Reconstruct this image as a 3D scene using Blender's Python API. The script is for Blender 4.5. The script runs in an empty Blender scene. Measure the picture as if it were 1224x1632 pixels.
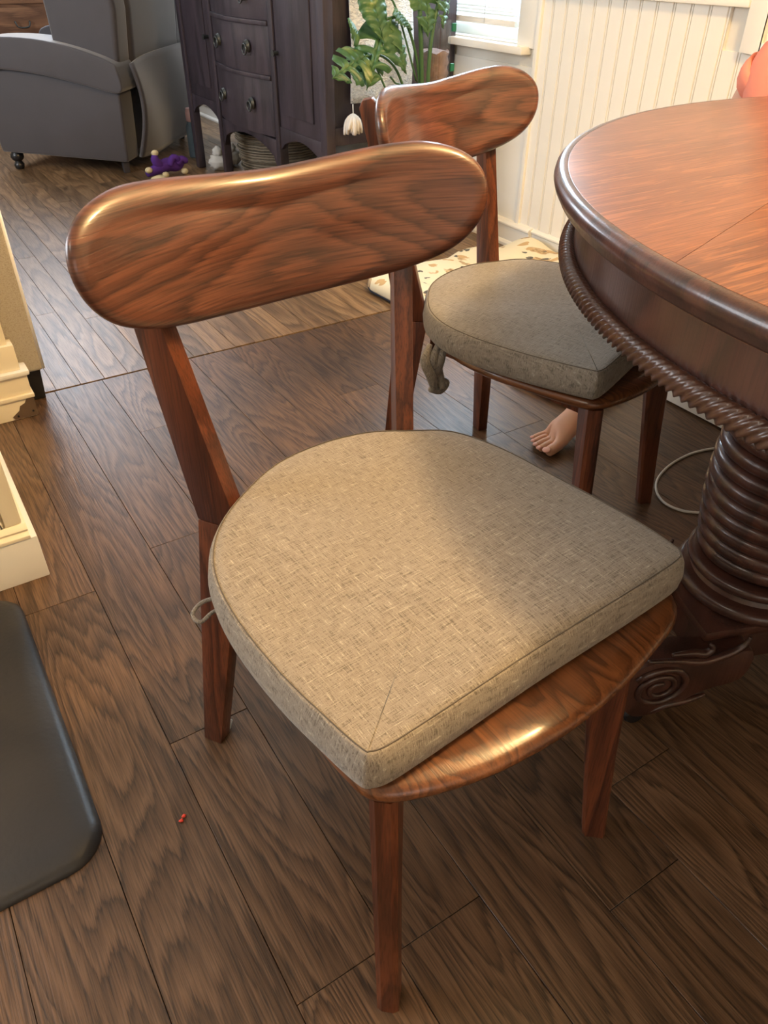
import bpy, bmesh, math, random
from mathutils import Vector, Matrix
random.seed(7)
S = bpy.context.scene
COL = S.collection
PI = math.pi

# ------------------------------------------------------------------ camera
P, R, YW = math.radians(36.94), math.radians(0.56), math.radians(32.84)
cp, sp, c_, s_ = math.cos(P), math.sin(P), math.cos(R), math.sin(R)
rgt = Vector((math.cos(YW), -math.sin(YW), 0)); fwh = Vector((math.sin(YW), math.cos(YW), 0)); zz = Vector((0, 0, 1))
fwd = fwh*cp - zz*sp
dwn = -(fwh*sp + zz*cp)
cx = rgt*c_ - dwn*s_
cy = rgt*s_ + dwn*c_
cam = bpy.data.cameras.new('camera'); camo = bpy.data.objects.new('camera', cam); COL.objects.link(camo)
camo.matrix_world = Matrix(((cx.x, -cy.x, -fwd.x, 0), (cx.y, -cy.y, -fwd.y, 0), (cx.z, -cy.z, -fwd.z, 1.1), (0, 0, 0, 1)))
cam.sensor_fit = 'VERTICAL'; cam.sensor_height = 36; cam.lens = 1210/1632*36; cam.clip_start = .02
S.camera = camo

# ------------------------------------------------------------------ world, light, exposure
W = bpy.data.worlds.new('world'); S.world = W; W.use_nodes = True
bg = W.node_tree.nodes['Background']; bg.inputs[0].default_value = (.72, .88, 1, 1); bg.inputs[1].default_value = 1.6
S.view_settings.view_transform = 'Standard'; S.view_settings.look = 'None'; S.view_settings.gamma = 1
S.view_settings.use_curve_mapping = False
S.view_settings.exposure = 0.4

def area(name, loc, aim, sx, sy, power, col, spread=PI):
    l = bpy.data.lights.new(name, 'AREA'); l.shape = 'RECTANGLE'; l.size = sx; l.size_y = sy; l.energy = power; l.color = col
    l.spread = spread
    o = bpy.data.objects.new(name, l); COL.objects.link(o); o.location = loc
    o.rotation_euler = (Vector(aim)-Vector(loc)).to_track_quat('-Z', 'Y').to_euler()
    return o
# daylight outside the window in the right wall, through the far windows, plus unseen fills added on the left and kitchen side
area('daylight_right_window', (2.95, 3.3, 1.75), (1.2, 3.0, .6), 1.5, 1.3, 105, (.74, .88, 1))
area('daylight_far_window', (1.05, 6.5, 1.75), (.9, 3, .2), 1.9, 1.2, 62, (.80, .88, 1))
area('left_wall_fill', (-2.4, 3.0, 1.7), (1.6, 2.4, .9), 2.4, 1.4, 82, (.90, .94, 1))  # unseen fill added on the left to brighten the right wall
area('kitchen_overhead_fill', (-1.1, .2, 2.5), (-.2, .6, 0), .9, .5, 7, (1, .9, .76))  # dim overhead fill added over the kitchen side, not an actual fixture
area('kitchen_rear_fill', (-.6, -2.1, 1.6), (.3, 1, .6), 1.5, 1.0, 4, (.95, .97, 1))  # weak fill added behind the camera, the near wall has no opening
pl = bpy.data.lights.new('pendant_bulb', 'POINT'); pl.energy = 108; pl.color = (1, .66, .29); pl.shadow_soft_size = .11
plo = bpy.data.objects.new('pendant_bulb', pl); COL.objects.link(plo); plo.location = (1.484, .283, 2.3)

# ------------------------------------------------------------------ helpers
def tag(o, label=None, cat=None, group=None, kind=None):
    if label: o['label'] = label
    if cat: o['category'] = cat
    if group: o['group'] = group
    if kind: o['kind'] = kind
    return o

def empty(name, loc=(0, 0, 0), rz=0, label=None, cat=None, group=None):
    o = bpy.data.objects.new(name, None); COL.objects.link(o); o.location = loc; o.rotation_euler = (0, 0, rz)
    o.empty_display_size = .05
    return tag(o, label, cat, group)

class MB:
    def __init__(s): s.v = []; s.f = []
    def add(s, vs, fs):
        b = len(s.v); s.v += [tuple(p) for p in vs]; s.f += [tuple(b+i for i in f) for f in fs]; return s
    def box(s, x0, x1, y0, y1, z0, z1, M=None):
        vs = [(x, y, z) for x in (x0, x1) for y in (y0, y1) for z in (z0, z1)]
        if M: vs = [M @ Vector(p) for p in vs]
        return s.add(vs, [(0, 1, 3, 2), (4, 6, 7, 5), (0, 4, 5, 1), (2, 3, 7, 6), (0, 2, 6, 4), (1, 5, 7, 3)])
    def prism(s, pts, f0, f1):
        """pts: 2d outline, f0/f1 map a 2d point to 3d at either end"""
        n = len(pts)
        vs = [f0(*p) for p in pts]+[f1(*p) for p in pts]
        fs = [tuple(range(n)), tuple(range(2*n-1, n-1, -1))]+[(i, i+n, (i+1) % n+n, (i+1) % n) for i in range(n)]
        return s.add(vs, fs)
    def lathe(s, prof, seg=24, c=(0, 0), cap=True):
        n = len(prof); vs = []; fs = []
        for i in range(seg):
            a = 2*PI*i/seg
            vs += [(c[0]+r*math.cos(a), c[1]+r*math.sin(a), z) for r, z in prof]
        for i in range(seg):
            j = (i+1) % seg
            fs += [(i*n+k, j*n+k, j*n+k+1, i*n+k+1) for k in range(n-1)]
        if cap:
            fs += [tuple(i*n for i in range(seg))[::-1], tuple(i*n+n-1 for i in range(seg))]
        return s.add(vs, fs)
    def tube(s, path, r, seg=8, cap=True):
        path = [Vector(p) for p in path]; n = len(path); vs = []
        rr = r if isinstance(r, (list, tuple)) else [r]*n
        t0 = (path[1]-path[0]).normalized(); u = t0.orthogonal().normalized()
        for i, p in enumerate(path):
            t = (path[min(i+1, n-1)]-path[max(i-1, 0)]).normalized()
            u = (u-t*u.dot(t)).normalized(); w = t.cross(u)
            vs += [p+(u*math.cos(2*PI*k/seg)+w*math.sin(2*PI*k/seg))*rr[i] for k in range(seg)]
        fs = [(i*seg+k, i*seg+(k+1) % seg, (i+1)*seg+(k+1) % seg, (i+1)*seg+k) for i in range(n-1) for k in range(seg)]
        if cap: fs += [tuple(range(seg))[::-1], tuple((n-1)*seg+k for k in range(seg))]
        return s.add(vs, fs)
    def build(s, name, mat, parent=None, smooth=None, bevel=0, bseg=2, recalc=True):
        me = bpy.data.meshes.new(name); me.from_pydata(s.v, [], s.f)
        bm = bmesh.new(); bm.from_mesh(me)
        if bevel:
            bmesh.ops.remove_doubles(bm, verts=bm.verts, dist=1e-5)
            ed = [e for e in bm.edges if len(e.link_faces) == 2 and e.calc_face_angle(0) > .5]
            bmesh.ops.bevel(bm, geom=ed, offset=bevel, segments=bseg, profile=.6, affect='EDGES', clamp_overlap=True)
        if recalc: bmesh.ops.recalc_face_normals(bm, faces=bm.faces)
        bm.to_mesh(me); bm.free()
        return link(name, me, mat, parent, smooth if smooth is not None else (.7 if bevel else None))

def link(name, me, mat, parent=None, smooth=None):
    if mat: me.materials.append(mat)
    if smooth:
        for p in me.polygons: p.use_smooth = True
        if smooth < 3:
            me.set_sharp_from_angle(angle=smooth)
    o = bpy.data.objects.new(name, me); COL.objects.link(o)
    if parent: o.parent = parent
    return o

def struct(o): o['kind'] = 'structure'; return o

def spline(pts, n, closed=True):
    out = []; m = len(pts)
    segs = m if closed else m-1
    for i in range(segs):
        g = lambda k: Vector(pts[k % m]) if closed else Vector(pts[max(0, min(m-1, k))])
        p0, p1, p2, p3 = g(i-1), g(i), g(i+1), g(i+2)
        for j in range(n):
            t = j/n
            out.append(.5*((2*p1)+(p2-p0)*t+(2*p0-5*p1+4*p2-p3)*t*t+(3*p1-p0-3*p2+p3)*t**3))
    if not closed: out.append(Vector(pts[-1]))
    return out

def ring_solid(mb, outline, rings, f3, centre=None):
    """outline: closed 2d, CCW; rings: (inset metres, scale, h); f3(a,b,h)->3d"""
    n = len(outline); O = [Vector(p).to_2d() if len(p) > 2 else Vector(p) for p in outline]
    if sum(O[i].x*O[(i+1) % n].y-O[(i+1) % n].x*O[i].y for i in range(n)) < 0: O = O[::-1]
    C = Vector(centre) if centre else sum(O, Vector((0, 0)))/n
    N = []
    for i in range(n):
        t = (O[(i+1) % n]-O[i-1]).normalized(); N.append(Vector((t.y, -t.x)))
    vs = []; fs = []
    for ins, sc, h in rings:
        for p, nn in zip(O, N):
            q = C+((p-nn*ins)-C)*sc
            vs.append(f3(q.x, q.y, h))
    m = len(rings)
    fs += [(k*n+i, k*n+(i+1) % n, (k+1)*n+(i+1) % n, (k+1)*n+i) for k in range(m-1) for i in range(n)]
    vs.append(f3(C.x, C.y, rings[0][2])); vs.append(f3(C.x, C.y, rings[-1][2]))
    a, b = m*n, m*n+1
    fs += [(a, (i+1) % n, i) for i in range(n)]+[(b, (m-1)*n+i, (m-1)*n+(i+1) % n) for i in range(n)]
    return mb.add(vs, fs)

# ------------------------------------------------------------------ materials
def new_mat(name):
    m = bpy.data.materials.new(name); m.use_nodes = True
    nt = m.node_tree; b = nt.nodes['Principled BSDF']
    return m, nt, b
def N(nt, t, **kw):
    n = nt.nodes.new(t)
    for k, v in kw.items():
        if k in n.inputs.keys(): n.inputs[k].default_value = v
        else: setattr(n, k, v)
    return n
def L(nt, a, b): nt.links.new(a, b)
def math_(nt, op, a, b=None, clamp=False):
    n = nt.nodes.new('ShaderNodeMath'); n.operation = op; n.use_clamp = clamp
    for i, x in enumerate((a, b)):
        if x is None: continue
        if isinstance(x, (int, float)): n.inputs[i].default_value = x
        else: L(nt, x, n.inputs[i])
    return n.outputs[0]
def ramp(nt, fac, stops):
    n = nt.nodes.new('ShaderNodeValToRGB'); L(nt, fac, n.inputs[0]); e = n.color_ramp.elements
    while len(e) < len(stops): e.new(.5)
    for k, (p, c) in enumerate(stops):
        e[k].position = p; e[k].color = (*c, 1) if len(c) == 3 else c
    return n.outputs[0]
def mix(nt, fac, a, b, mode='MIX'):
    n = nt.nodes.new('ShaderNodeMix'); n.data_type = 'RGBA'; n.blend_type = mode
    for i, x in ((0, fac), (6, a), (7, b)):
        if isinstance(x, (int, float)): n.inputs[i].default_value = x
        elif isinstance(x, tuple): n.inputs[i].default_value = (*x, 1) if len(x) == 3 else x
        else: L(nt, x, n.inputs[i])
    return n.outputs[2]
def vec(nt, scale, rnd=0, rot=(0, 0, 0), src='Object'):
    tc = N(nt, 'ShaderNodeTexCoord'); v = tc.outputs[src]
    if rnd:
        oi = N(nt, 'ShaderNodeObjectInfo'); a = nt.nodes.new('ShaderNodeVectorMath'); a.operation = 'SCALE'
        a.inputs[0].default_value = (rnd, rnd*1.7, rnd*.6); L(nt, oi.outputs['Random'], a.inputs['Scale'])
        b = nt.nodes.new('ShaderNodeVectorMath'); b.operation = 'ADD'; L(nt, v, b.inputs[0]); L(nt, a.outputs[0], b.inputs[1]); v = b.outputs[0]
    mp = N(nt, 'ShaderNodeMapping'); mp.inputs['Scale'].default_value = scale; mp.inputs['Rotation'].default_value = rot
    L(nt, v, mp.inputs[0]); return mp.outputs[0]
def noise(nt, v, scale=1, detail=2, dist=0, rough=.5):
    n = N(nt, 'ShaderNodeTexNoise'); n.inputs['Scale'].default_value = scale; n.inputs['Detail'].default_value = detail
    n.inputs['Distortion'].default_value = dist; n.inputs['Roughness'].default_value = rough
    L(nt, v, n.inputs['Vector']); return n.outputs['Fac']
def bump(nt, b, h, s, d=.002):
    n = N(nt, 'ShaderNodeBump'); n.inputs['Strength'].default_value = s; n.inputs['Distance'].default_value = d
    L(nt, h, n.inputs['Height']); L(nt, n.outputs[0], b.inputs['Normal'])

def wood(name, dark, mid, light, axis=0, thick=None, k=(1.2, 7), rings=9, rough=.3, coat=0, pore=.35, bmp=.25, tint=0, jag=.10, rnd=9, line=.5):
    m, nt, b = new_mat(name)
    sc = [k[1]]*3; sc[axis] = k[0]
    st = [420]*3; st[axis] = 14
    st2 = [240]*3; st2[axis] = 12
    if thick is not None: sc[thick] = .6; st[thick] = 8; st2[thick] = 6
    v = vec(nt, sc, rnd); n1 = noise(nt, v, 1, 1.5, .15)
    fine = noise(nt, vec(nt, st, rnd), 1, 2)
    med = noise(nt, vec(nt, st2, rnd), 1, 2)
    ph = math_(nt, 'ADD', math_(nt, 'MULTIPLY', n1, rings), math_(nt, 'MULTIPLY', med, jag*4))
    fr = math_(nt, 'FRACT', ph)
    col = ramp(nt, fr, [(0, dark), (.18, tuple(d*(1-line)+q*line for d, q in zip(dark, mid))), (.42, mid), (.75, light), (.92, mid), (1, dark)])
    blot = noise(nt, vec(nt, (3, 3, 3), rnd), 1, 2)
    col = mix(nt, math_(nt, 'MULTIPLY', blot, .5), col, mid)
    pr = ramp(nt, fine, [(.32, (1-pore,)*3), (.55, (1, 1, 1))])
    col = mix(nt, 1.0, col, pr, 'MULTIPLY')
    if tint:
        oi = N(nt, 'ShaderNodeObjectInfo')
        t = math_(nt, 'ADD', math_(nt, 'MULTIPLY', oi.outputs['Random'], tint), 1-tint/2)
        g = N(nt, 'ShaderNodeCombineColor'); [L(nt, t, g.inputs[i]) for i in range(3)]
        col = mix(nt, 1.0, col, g.outputs[0], 'MULTIPLY')
    L(nt, col, b.inputs['Base Color']); b.inputs['Roughness'].default_value = rough
    if coat: b.inputs['Coat Weight'].default_value = coat; b.inputs['Coat Roughness'].default_value = .12
    L(nt, ramp(nt, fine, [(0, (rough+.15,)*3), (1, (max(rough-.05, .05),)*3)]), b.inputs['Roughness'])
    bump(nt, b, math_(nt, 'ADD', fine, math_(nt, 'MULTIPLY', fr, .3)), bmp, .001)
    return m

def plain(name, col, rough=.5, metal=0, var=.12, scale=8, bmp=0, bscale=200, coat=0, trans=0, sheen=0):
    m, nt, b = new_mat(name)
    n = noise(nt, vec(nt, (1, 1, 1)), scale, 4)
    c = mix(nt, n, tuple(x*(1-var) for x in col), tuple(min(1, x*(1+var)) for x in col))
    L(nt, c, b.inputs['Base Color']); b.inputs['Roughness'].default_value = rough; b.inputs['Metallic'].default_value = metal
    if coat: b.inputs['Coat Weight'].default_value = coat
    if trans: b.inputs['Transmission Weight'].default_value = trans
    if sheen: b.inputs['Sheen Weight'].default_value = sheen
    if bmp: bump(nt, b, noise(nt, vec(nt, (1, 1, 1)), bscale, 3), bmp)
    return m

def fabric(name, dark, mid, light, fx=300, lx=22, bmp=.5):
    m, nt, b = new_mat(name)
    a = noise(nt, vec(nt, (lx, fx, lx*2), 3), 1, 2)
    c = noise(nt, vec(nt, (fx, lx, lx*2), 3), 1, 2)
    w1 = noise(nt, vec(nt, (fx*.9, fx*.9, fx*.9), 3), 1, 2)
    s = math_(nt, 'ADD', math_(nt, 'MULTIPLY', math_(nt, 'MAXIMUM', a, c), .75), math_(nt, 'MULTIPLY', w1, .25))
    col = ramp(nt, s, [(.40, dark), (.52, mid), (.60, mid), (.72, light)])
    dk = math_(nt, 'MINIMUM', a, c)
    col = mix(nt, ramp(nt, dk, [(.27, (.8, .8, .8)), (.38, (0, 0, 0))]), col, dark)
    L(nt, col, b.inputs['Base Color']); b.inputs['Roughness'].default_value = .95
    b.inputs['Sheen Weight'].default_value = .25; b.inputs['Specular IOR Level'].default_value = .15
    bump(nt, b, s, bmp, .002)
    return m

M = {}
M['chair'] = wood('chair_oak', (.046, .018, .012), (.120, .042, .025), (.175, .064, .036), axis=0, thick=1, k=(2.0, 6.5), rings=13, rough=.3, coat=.5, pore=.45, jag=.16)
M['chair_v'] = wood('chair_oak_upright', (.045, .012, .006), (.13, .036, .015), (.20, .058, .022), axis=2, k=(1.5, 14), rings=6, rough=.36, coat=.25, pore=.4)
M['seatwood'] = wood('seat_oak', (.065, .021, .008), (.165, .058, .020), (.225, .083, .029), axis=1, k=(2, 11), rings=20, rough=.28, coat=.5, pore=.3)
M['plank'] = wood('floor_oak', (.036, .019, .010), (.122, .066, .034), (.172, .097, .052), axis=1, k=(1.0, 7.5), rings=24, rough=.31, pore=.5, bmp=.5, tint=.4, jag=.2, rnd=23, line=.6)
M['plank_far'] = wood('far_floor_oak', (.09, .05, .026), (.22, .135, .07), (.31, .20, .11), axis=1, k=(1.2, 9), rings=9, rough=.3, pore=.4, bmp=.35, tint=.6, rnd=31)
M['gap'] = plain('joint_dark', (.015, .01, .008), .8)
def tabletop_mat():
    m, nt, b = new_mat('table_quartered_oak')
    rot = (0, 0, math.radians(-18))
    base = noise(nt, vec(nt, (2, 9, 5), 4, rot), 1, 3)
    col = ramp(nt, base, [(.3, (.12, .036, .015)), (.5, (.175, .055, .021)), (.7, (.23, .078, .029))])
    fl = noise(nt, vec(nt, (7, 75, 40), 4, (0, 0, math.radians(-14))), 1, 3, 1.6)
    col = mix(nt, ramp(nt, fl, [(.54, (0, 0, 0)), (.62, (.7, .7, .7))]), col, (.30, .11, .04))
    pr = noise(nt, vec(nt, (14, 420, 60), 4, rot), 1, 2)
    col = mix(nt, 1.0, col, ramp(nt, pr, [(.33, (.6, .55, .5)), (.52, (1, 1, 1))]), 'MULTIPLY')
    L(nt, col, b.inputs['Base Color']); b.inputs['Roughness'].default_value = .34
    b.inputs['Coat Weight'].default_value = .35; b.inputs['Coat Roughness'].default_value = .25
    bump(nt, b, pr, .15, .001)
    return m
M['table'] = tabletop_mat()
M['table_dark'] = wood('table_mahogany', (.028, .012, .009), (.066, .026, .019), (.095, .037, .026), axis=2, k=(2, 9), rings=4, rough=.3, coat=.4, pore=.2)
M['rope'] = plain('rope_wood', (.07, .028, .016), .32, var=.5, scale=30, coat=.3)
M['fabric'] = fabric('linen_fabric', (.145, .118, .09), (.295, .252, .202), (.54, .48, .38), 760, 55)
M['fabric_grey'] = fabric('grey_linen_fabric', (.13, .115, .095), (.27, .24, .20), (.44, .41, .36), 760, 55)
M['white'] = plain('white_paint', (.86, .84, .78), .42, var=.03)
M['bead'] = plain('beadboard_paint', (.86, .83, .76), .4, var=.04)
M['cream'] = plain('cream_paint', (.88, .79, .60), .4, var=.05)
M['wall'] = plain('wall_paint', (.72, .69, .62), .7, var=.03)
M['dresser'] = wood('hazed_mahogany', (.022, .017, .022), (.046, .034, .045), (.062, .046, .058), axis=2, k=(1.2, 6), rings=4, rough=.42, coat=.2, pore=.2)  # mahogany with a bluish veil of haze mixed into its colours
M['chest'] = wood('chest_oak', (.10, .045, .025), (.24, .115, .06), (.33, .17, .09), axis=0, k=(1, 8), rings=6, rough=.4, pore=.2)
M['leather'] = plain('grey_brown_suede', (.048, .044, .053), .62, var=.22, scale=5, bmp=.15, sheen=.5)
M['leather_d'] = plain('dark_suede', (.05, .045, .05), .7, var=.2, scale=5)
M['black'] = plain('black_gloss', (.012, .012, .014), .3)
M['mat'] = plain('black_mat_vinyl', (.024, .024, .027), .38, var=.25, scale=3, bmp=.25, bscale=120)
M['brass'] = plain('tarnished_metal', (.10, .11, .11), .35, metal=.8)
M['steel'] = plain('steel', (.35, .35, .36), .3, metal=1)
M['bracket'] = plain('brown_bracket', (.13, .085, .055), .45, var=.25, scale=20)
M['skin'] = plain('skin', (.66, .38, .26), .5, var=.07, scale=14)
M['skin'].node_tree.nodes['Principled BSDF'].inputs['Subsurface Weight'].default_value = .15
M['skin'].node_tree.nodes['Principled BSDF'].inputs['Subsurface Scale'].default_value = .02
M['nail'] = plain('nail', (.78, .42, .34), .3)
M['salmon'] = plain('salmon_cotton', (.80, .27, .19), .9, var=.08, scale=8)
M['navy'] = plain('navy_cotton', (.02, .03, .06), .85)
M['hair'] = plain('brown_hair', (.07, .035, .018), .6)
M['cordm'] = plain('white_cord', (.62, .60, .55), .5)
M['leaf'] = None
M['stem'] = plain('stem_green', (.05, .13, .045), .45)
M['bark'] = plain('bark', (.24, .15, .12), .9, var=.6, scale=60, bmp=.8, bscale=90)
M['greenclip'] = plain('green_clip', (.01, .18, .10), .5)
M['terracotta'] = plain('white_pot', (.6, .58, .54), .5)
M['tassel'] = plain('cream_tassel', (.82, .76, .68), .9, var=.1, scale=60)
M['purple'] = plain('purple_plush', (.08, .022, .25), .85)
M['cream_plush'] = plain('cream_plush', (.65, .58, .38), .85)
M['fluff'] = plain('white_fluff', (.66, .64, .6), .95, bmp=.8, bscale=60)
M['bluecloth'] = plain('blue_grey_cloth', (.16, .24, .32), .9, var=.3, scale=15)
M['pink'] = plain('pink_plastic', (.75, .5, .52), .4)
M['redcrumb'] = plain('red_plastic', (.8, .06, .03), .45)
M['felt'] = plain('grey_felt', (.38, .40, .40), .95)
M['glasst'] = None
def leafmat():
    m, nt, b = new_mat('monstera_leaf')
    n = noise(nt, vec(nt, (1, 1, 1), 5), 14, 4, .6)
    col = ramp(nt, n, [(.35, (.055, .15, .065)), (.58, (.11, .23, .09)), (.66, (.20, .30, .09)), (.74, (.55, .58, .30))])
    L(nt, col, b.inputs['Base Color']); b.inputs['Roughness'].default_value = .34
    tr = N(nt, 'ShaderNodeBsdfTranslucent'); L(nt, mix(nt, .5, col, (.25, .5, .1)), tr.inputs[0])
    mx = N(nt, 'ShaderNodeMixShader'); mx.inputs[0].default_value = .3
    out = nt.nodes['Material Output']; L(nt, b.outputs[0], mx.inputs[1]); L(nt, tr.outputs[0], mx.inputs[2]); L(nt, mx.outputs[0], out.inputs[0])
    return m
M['leaf'] = leafmat()
def glassmat():
    m, nt, b = new_mat('clear_glass')
    tr = N(nt, 'ShaderNodeBsdfTransparent'); gl = N(nt, 'ShaderNodeBsdfGlossy'); gl.inputs['Roughness'].default_value = .03
    tr.inputs[0].default_value = (.93, .97, 1, 1)
    mx = N(nt, 'ShaderNodeMixShader'); mx.inputs[0].default_value = .08
    L(nt, tr.outputs[0], mx.inputs[1]); L(nt, gl.outputs[0], mx.inputs[2]); L(nt, mx.outputs[0], nt.nodes['Material Output'].inputs[0])
    return m
M['glass'] = glassmat()
def wickermat(name, a, c):
    m, nt, b = new_mat(name)
    w1 = N(nt, 'ShaderNodeTexWave'); w1.inputs['Scale'].default_value = 22; w1.inputs['Distortion'].default_value = 1.5; w1.bands_direction = 'Z'
    L(nt, vec(nt, (1, 1, 1)), w1.inputs[0])
    n = noise(nt, vec(nt, (60, 60, 60)), 1, 2)
    f = math_(nt, 'ADD', math_(nt, 'MULTIPLY', w1.outputs['Fac'], .6), math_(nt, 'MULTIPLY', n, .4))
    L(nt, ramp(nt, f, [(.2, a), (.7, c)]), b.inputs['Base Color']); b.inputs['Roughness'].default_value = .8
    bump(nt, b, f, .6, .004); return m
M['wicker'] = wickermat('wicker', (.10, .08, .055), (.30, .25, .18))
M['woven'] = wickermat('woven_shade', (.09, .045, .035), (.26, .16, .13))
def bedmat():
    m, nt, b = new_mat('dog_bed_print')
    v = vec(nt, (1, 1, .2)); nz = noise(nt, v, 26, 2)
    ad = nt.nodes.new('ShaderNodeVectorMath'); ad.operation = 'ADD'; L(nt, v, ad.inputs[0])
    cc = N(nt, 'ShaderNodeCombineXYZ'); L(nt, math_(nt, 'MULTIPLY', nz, .07), cc.inputs[0]); L(nt, math_(nt, 'MULTIPLY', nz, -.05), cc.inputs[1]); L(nt, cc.outputs[0], ad.inputs[1])
    def blobs(scale, thr, wid):
        vo = N(nt, 'ShaderNodeTexVoronoi'); vo.inputs['Scale'].default_value = scale; L(nt, ad.outputs[0], vo.inputs['Vector'])
        return ramp(nt, vo.outputs['Distance'], [(thr, (1, 1, 1)), (thr+wid, (0, 0, 0))]), vo
    col = (.82, .76, .58)
    f1, v1 = blobs(9, .36, .04)
    inner = ramp(nt, noise(nt, v, 55, 2), [(.4, (.36, .24, .12)), (.6, (.62, .47, .28))])
    c1 = mix(nt, f1, col, inner)
    f2, v2 = blobs(15, .20, .03)
    c2 = mix(nt, f2, c1, (.10, .10, .09))
    f3, v3 = blobs(12, .24, .03)
    c3 = mix(nt, f3, c2, (.58, .40, .20))
    L(nt, c3, b.inputs['Base Color']); b.inputs['Roughness'].default_value = .9
    bump(nt, b, noise(nt, v, 9, 3), .5, .02)
    return m
M['bed'] = bedmat()
M['seam'] = plain('dark_thread', (.13, .105, .08), .9)
def runnermat():
    m, nt, b = new_mat('nubby_white_cloth')
    n = noise(nt, vec(nt, (1, 1, 2.2)), 60, 3, 1.2)
    L(nt, ramp(nt, n, [(.35, (.66, .68, .68)), (.6, (.92, .92, .88))]), b.inputs['Base Color'])
    b.inputs['Roughness'].default_value = .95; bump(nt, b, n, 1, .012); return m
M['runner'] = runnermat()
M['tubeplastic'] = M['glass']

# ================================================================== SETTING
XW = 2.384      # right wall plane
YB = 2.275      # seam between the two floors
fl = MB(); fl.box(-2.6, XW+.05, -2.4, 6.7, -.05, -.0125)
floor = struct(fl.build('floor', M['gap']))

def plank(x0, x1, y0, y1, mat, z=0.0):
    g = .0005; zt = random.uniform(-.0004, .0004)
    mb = MB(); hx, hy = (x1-x0)/2-g, (y1-y0)/2-g
    mb.box(-hx, hx, -hy, hy, -.012, zt)
    o = mb.build('plank', mat, floor, bevel=.0006, bseg=1)
    o.location = ((x0+x1)/2, (y0+y1)/2, z)
known = {0: [1.318], -1: [1.795], 1: [.394, .866], 2: [], 5: [.404], 7: [1.797], 6: [-.1], 9: [1.36], 12: [1.607], -2: [.9], 3: [1.9], 4: [1.35]}
x = -.016; w = .1437
for i in range(-9, 17):
    x0, x1 = x+i*w, x+(i+1)*w
    if x0 > XW: break
    x1 = min(x1, XW)
    ys = [-.8]; ks = sorted(known.get(i, []))
    if not ks: ks = [random.uniform(.1, 2.0)]
    for y in ks:
        if y-ys[-1] > 1.6: ys.append(y-random.uniform(.8, 1.3))
        ys.append(y)
    ys = [y for y in ys if y < YB-.08]+[YB-.004]
    for a, b in zip(ys, ys[1:]):
        if i < -3 and b < .3: continue
        plank(x0, x1, a, b, M['plank'])
wf = .0735; i = 0
while -.75+i*wf < XW:
    x0 = -.75+i*wf; y = YB+.004-random.uniform(0, .9); x1 = min(x0+wf, XW)
    a = YB+.004
    y = a+random.uniform(.3, 1.4)
    while a < 6.6:
        b = min(y, 6.6)
        plank(x0, x1, a, b, M['plank_far'])
        a = b; y = b+random.uniform(1.1, 2.0)
    i += 1

# right wall: plain upper wall with two window openings, beadboard dado in front of it
W1 = (2.72, 3.75, .775, 2.05)     # window_1 opening y0,y1,z0,z1
W2 = (.72, 1.622, .868, 1.95)      # window_2
wr = MB()
for (a, b, z0, z1) in ((-2.4, W2[0], 0, 2.6), (W2[0], W2[1], 0, W2[2]), (W2[0], W2[1], W2[3], 2.6), (W2[1], W1[0], 0, 2.6), (W1[0], W1[1], 0, W1[2]), (W1[0], W1[1], W1[3], 2.6), (W1[1], 6.7, 0, 2.6)):
    wr.box(XW, XW+.12, a, b, z0, z1)
wall_r = struct(wr.build('wall_right', M['wall']))
pitch = .0704; y = 2.603; k = 0
bprof = [(0, 0), (0, .0095), (.0565, .0095), (.059, .004), (.0605, .004), (.0618, .0085), (.0660, .0085), (.0672, .004), (.0685, .004), (.0704, .0095), (.0704, 0)]
while y > -.9:
    top = .95
    if y > W2[0]-.10 and y-pitch < W2[1]+.066: top = .836
    pts = [(-a, h) for a, h in bprof]
    mb = MB(); mb.prism(pts, lambda a, h: (-h, a, .09), lambda a, h, t=top: (-h, a, t))
    o = mb.build('board', M['bead'], wall_r); o.location = (XW, y, 0)
    y -= pitch; k += 1
mb = MB(); mb.box(XW-.0095, XW, 2.603, 6.6, .09, .70)
o = mb.build('flat_panel', M['white'], wall_r)
mb = MB(); mb.box(XW-.022, XW, 2.590, 2.612, .09, 1.9)
struct(mb.build('trim_1', M['white'], None, bevel=.004))
mb = MB(); mb.box(XW-.030, XW, -.9, W2[0]-.07, .95, .985).box(XW-.030, XW, W2[1]+.066, 2.589, .95, .985)
struct(mb.build('trim_2', M['white'], None, bevel=.006))
# baseboard with a moulded top; deeper left of Y 2.5
def baseprof(d): return [(0, 0), (d+.012, 0), (d+.012, .012), (d+.004, .022), (d, .024), (d, .082), (d+.006, .088), (d+.006, .094), (d-.004, .102), (0, .108)]
mb = MB()
mb.prism(baseprof(.018), lambda a, z: (XW-a, -.9, z), lambda a, z: (XW-a, 2.5, z))
mb.prism(baseprof(.034), lambda a, z: (XW-a, 2.5, z), lambda a, z: (XW-a, 6.6, z))
struct(mb.build('baseboard_right', M['white'], None))
# other walls
struct(MB().box(-2.6, XW+.12, 6.6, 6.72, 0, 2.6).build('wall_far', M['wall']))
struct(MB().box(-2.72, -2.6, -2.4, 6.7, 0, 2.6).build('wall_left', M['wall']))
struct(MB().box(-2.6, XW+.12, -2.52, -2.4, 0, 2.6).build('wall_near', M['wall']))
struct(MB().box(-2.72, XW+.12, -2.52, 6.72, 2.6, 2.7).build('ceiling', M['white']))

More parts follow.
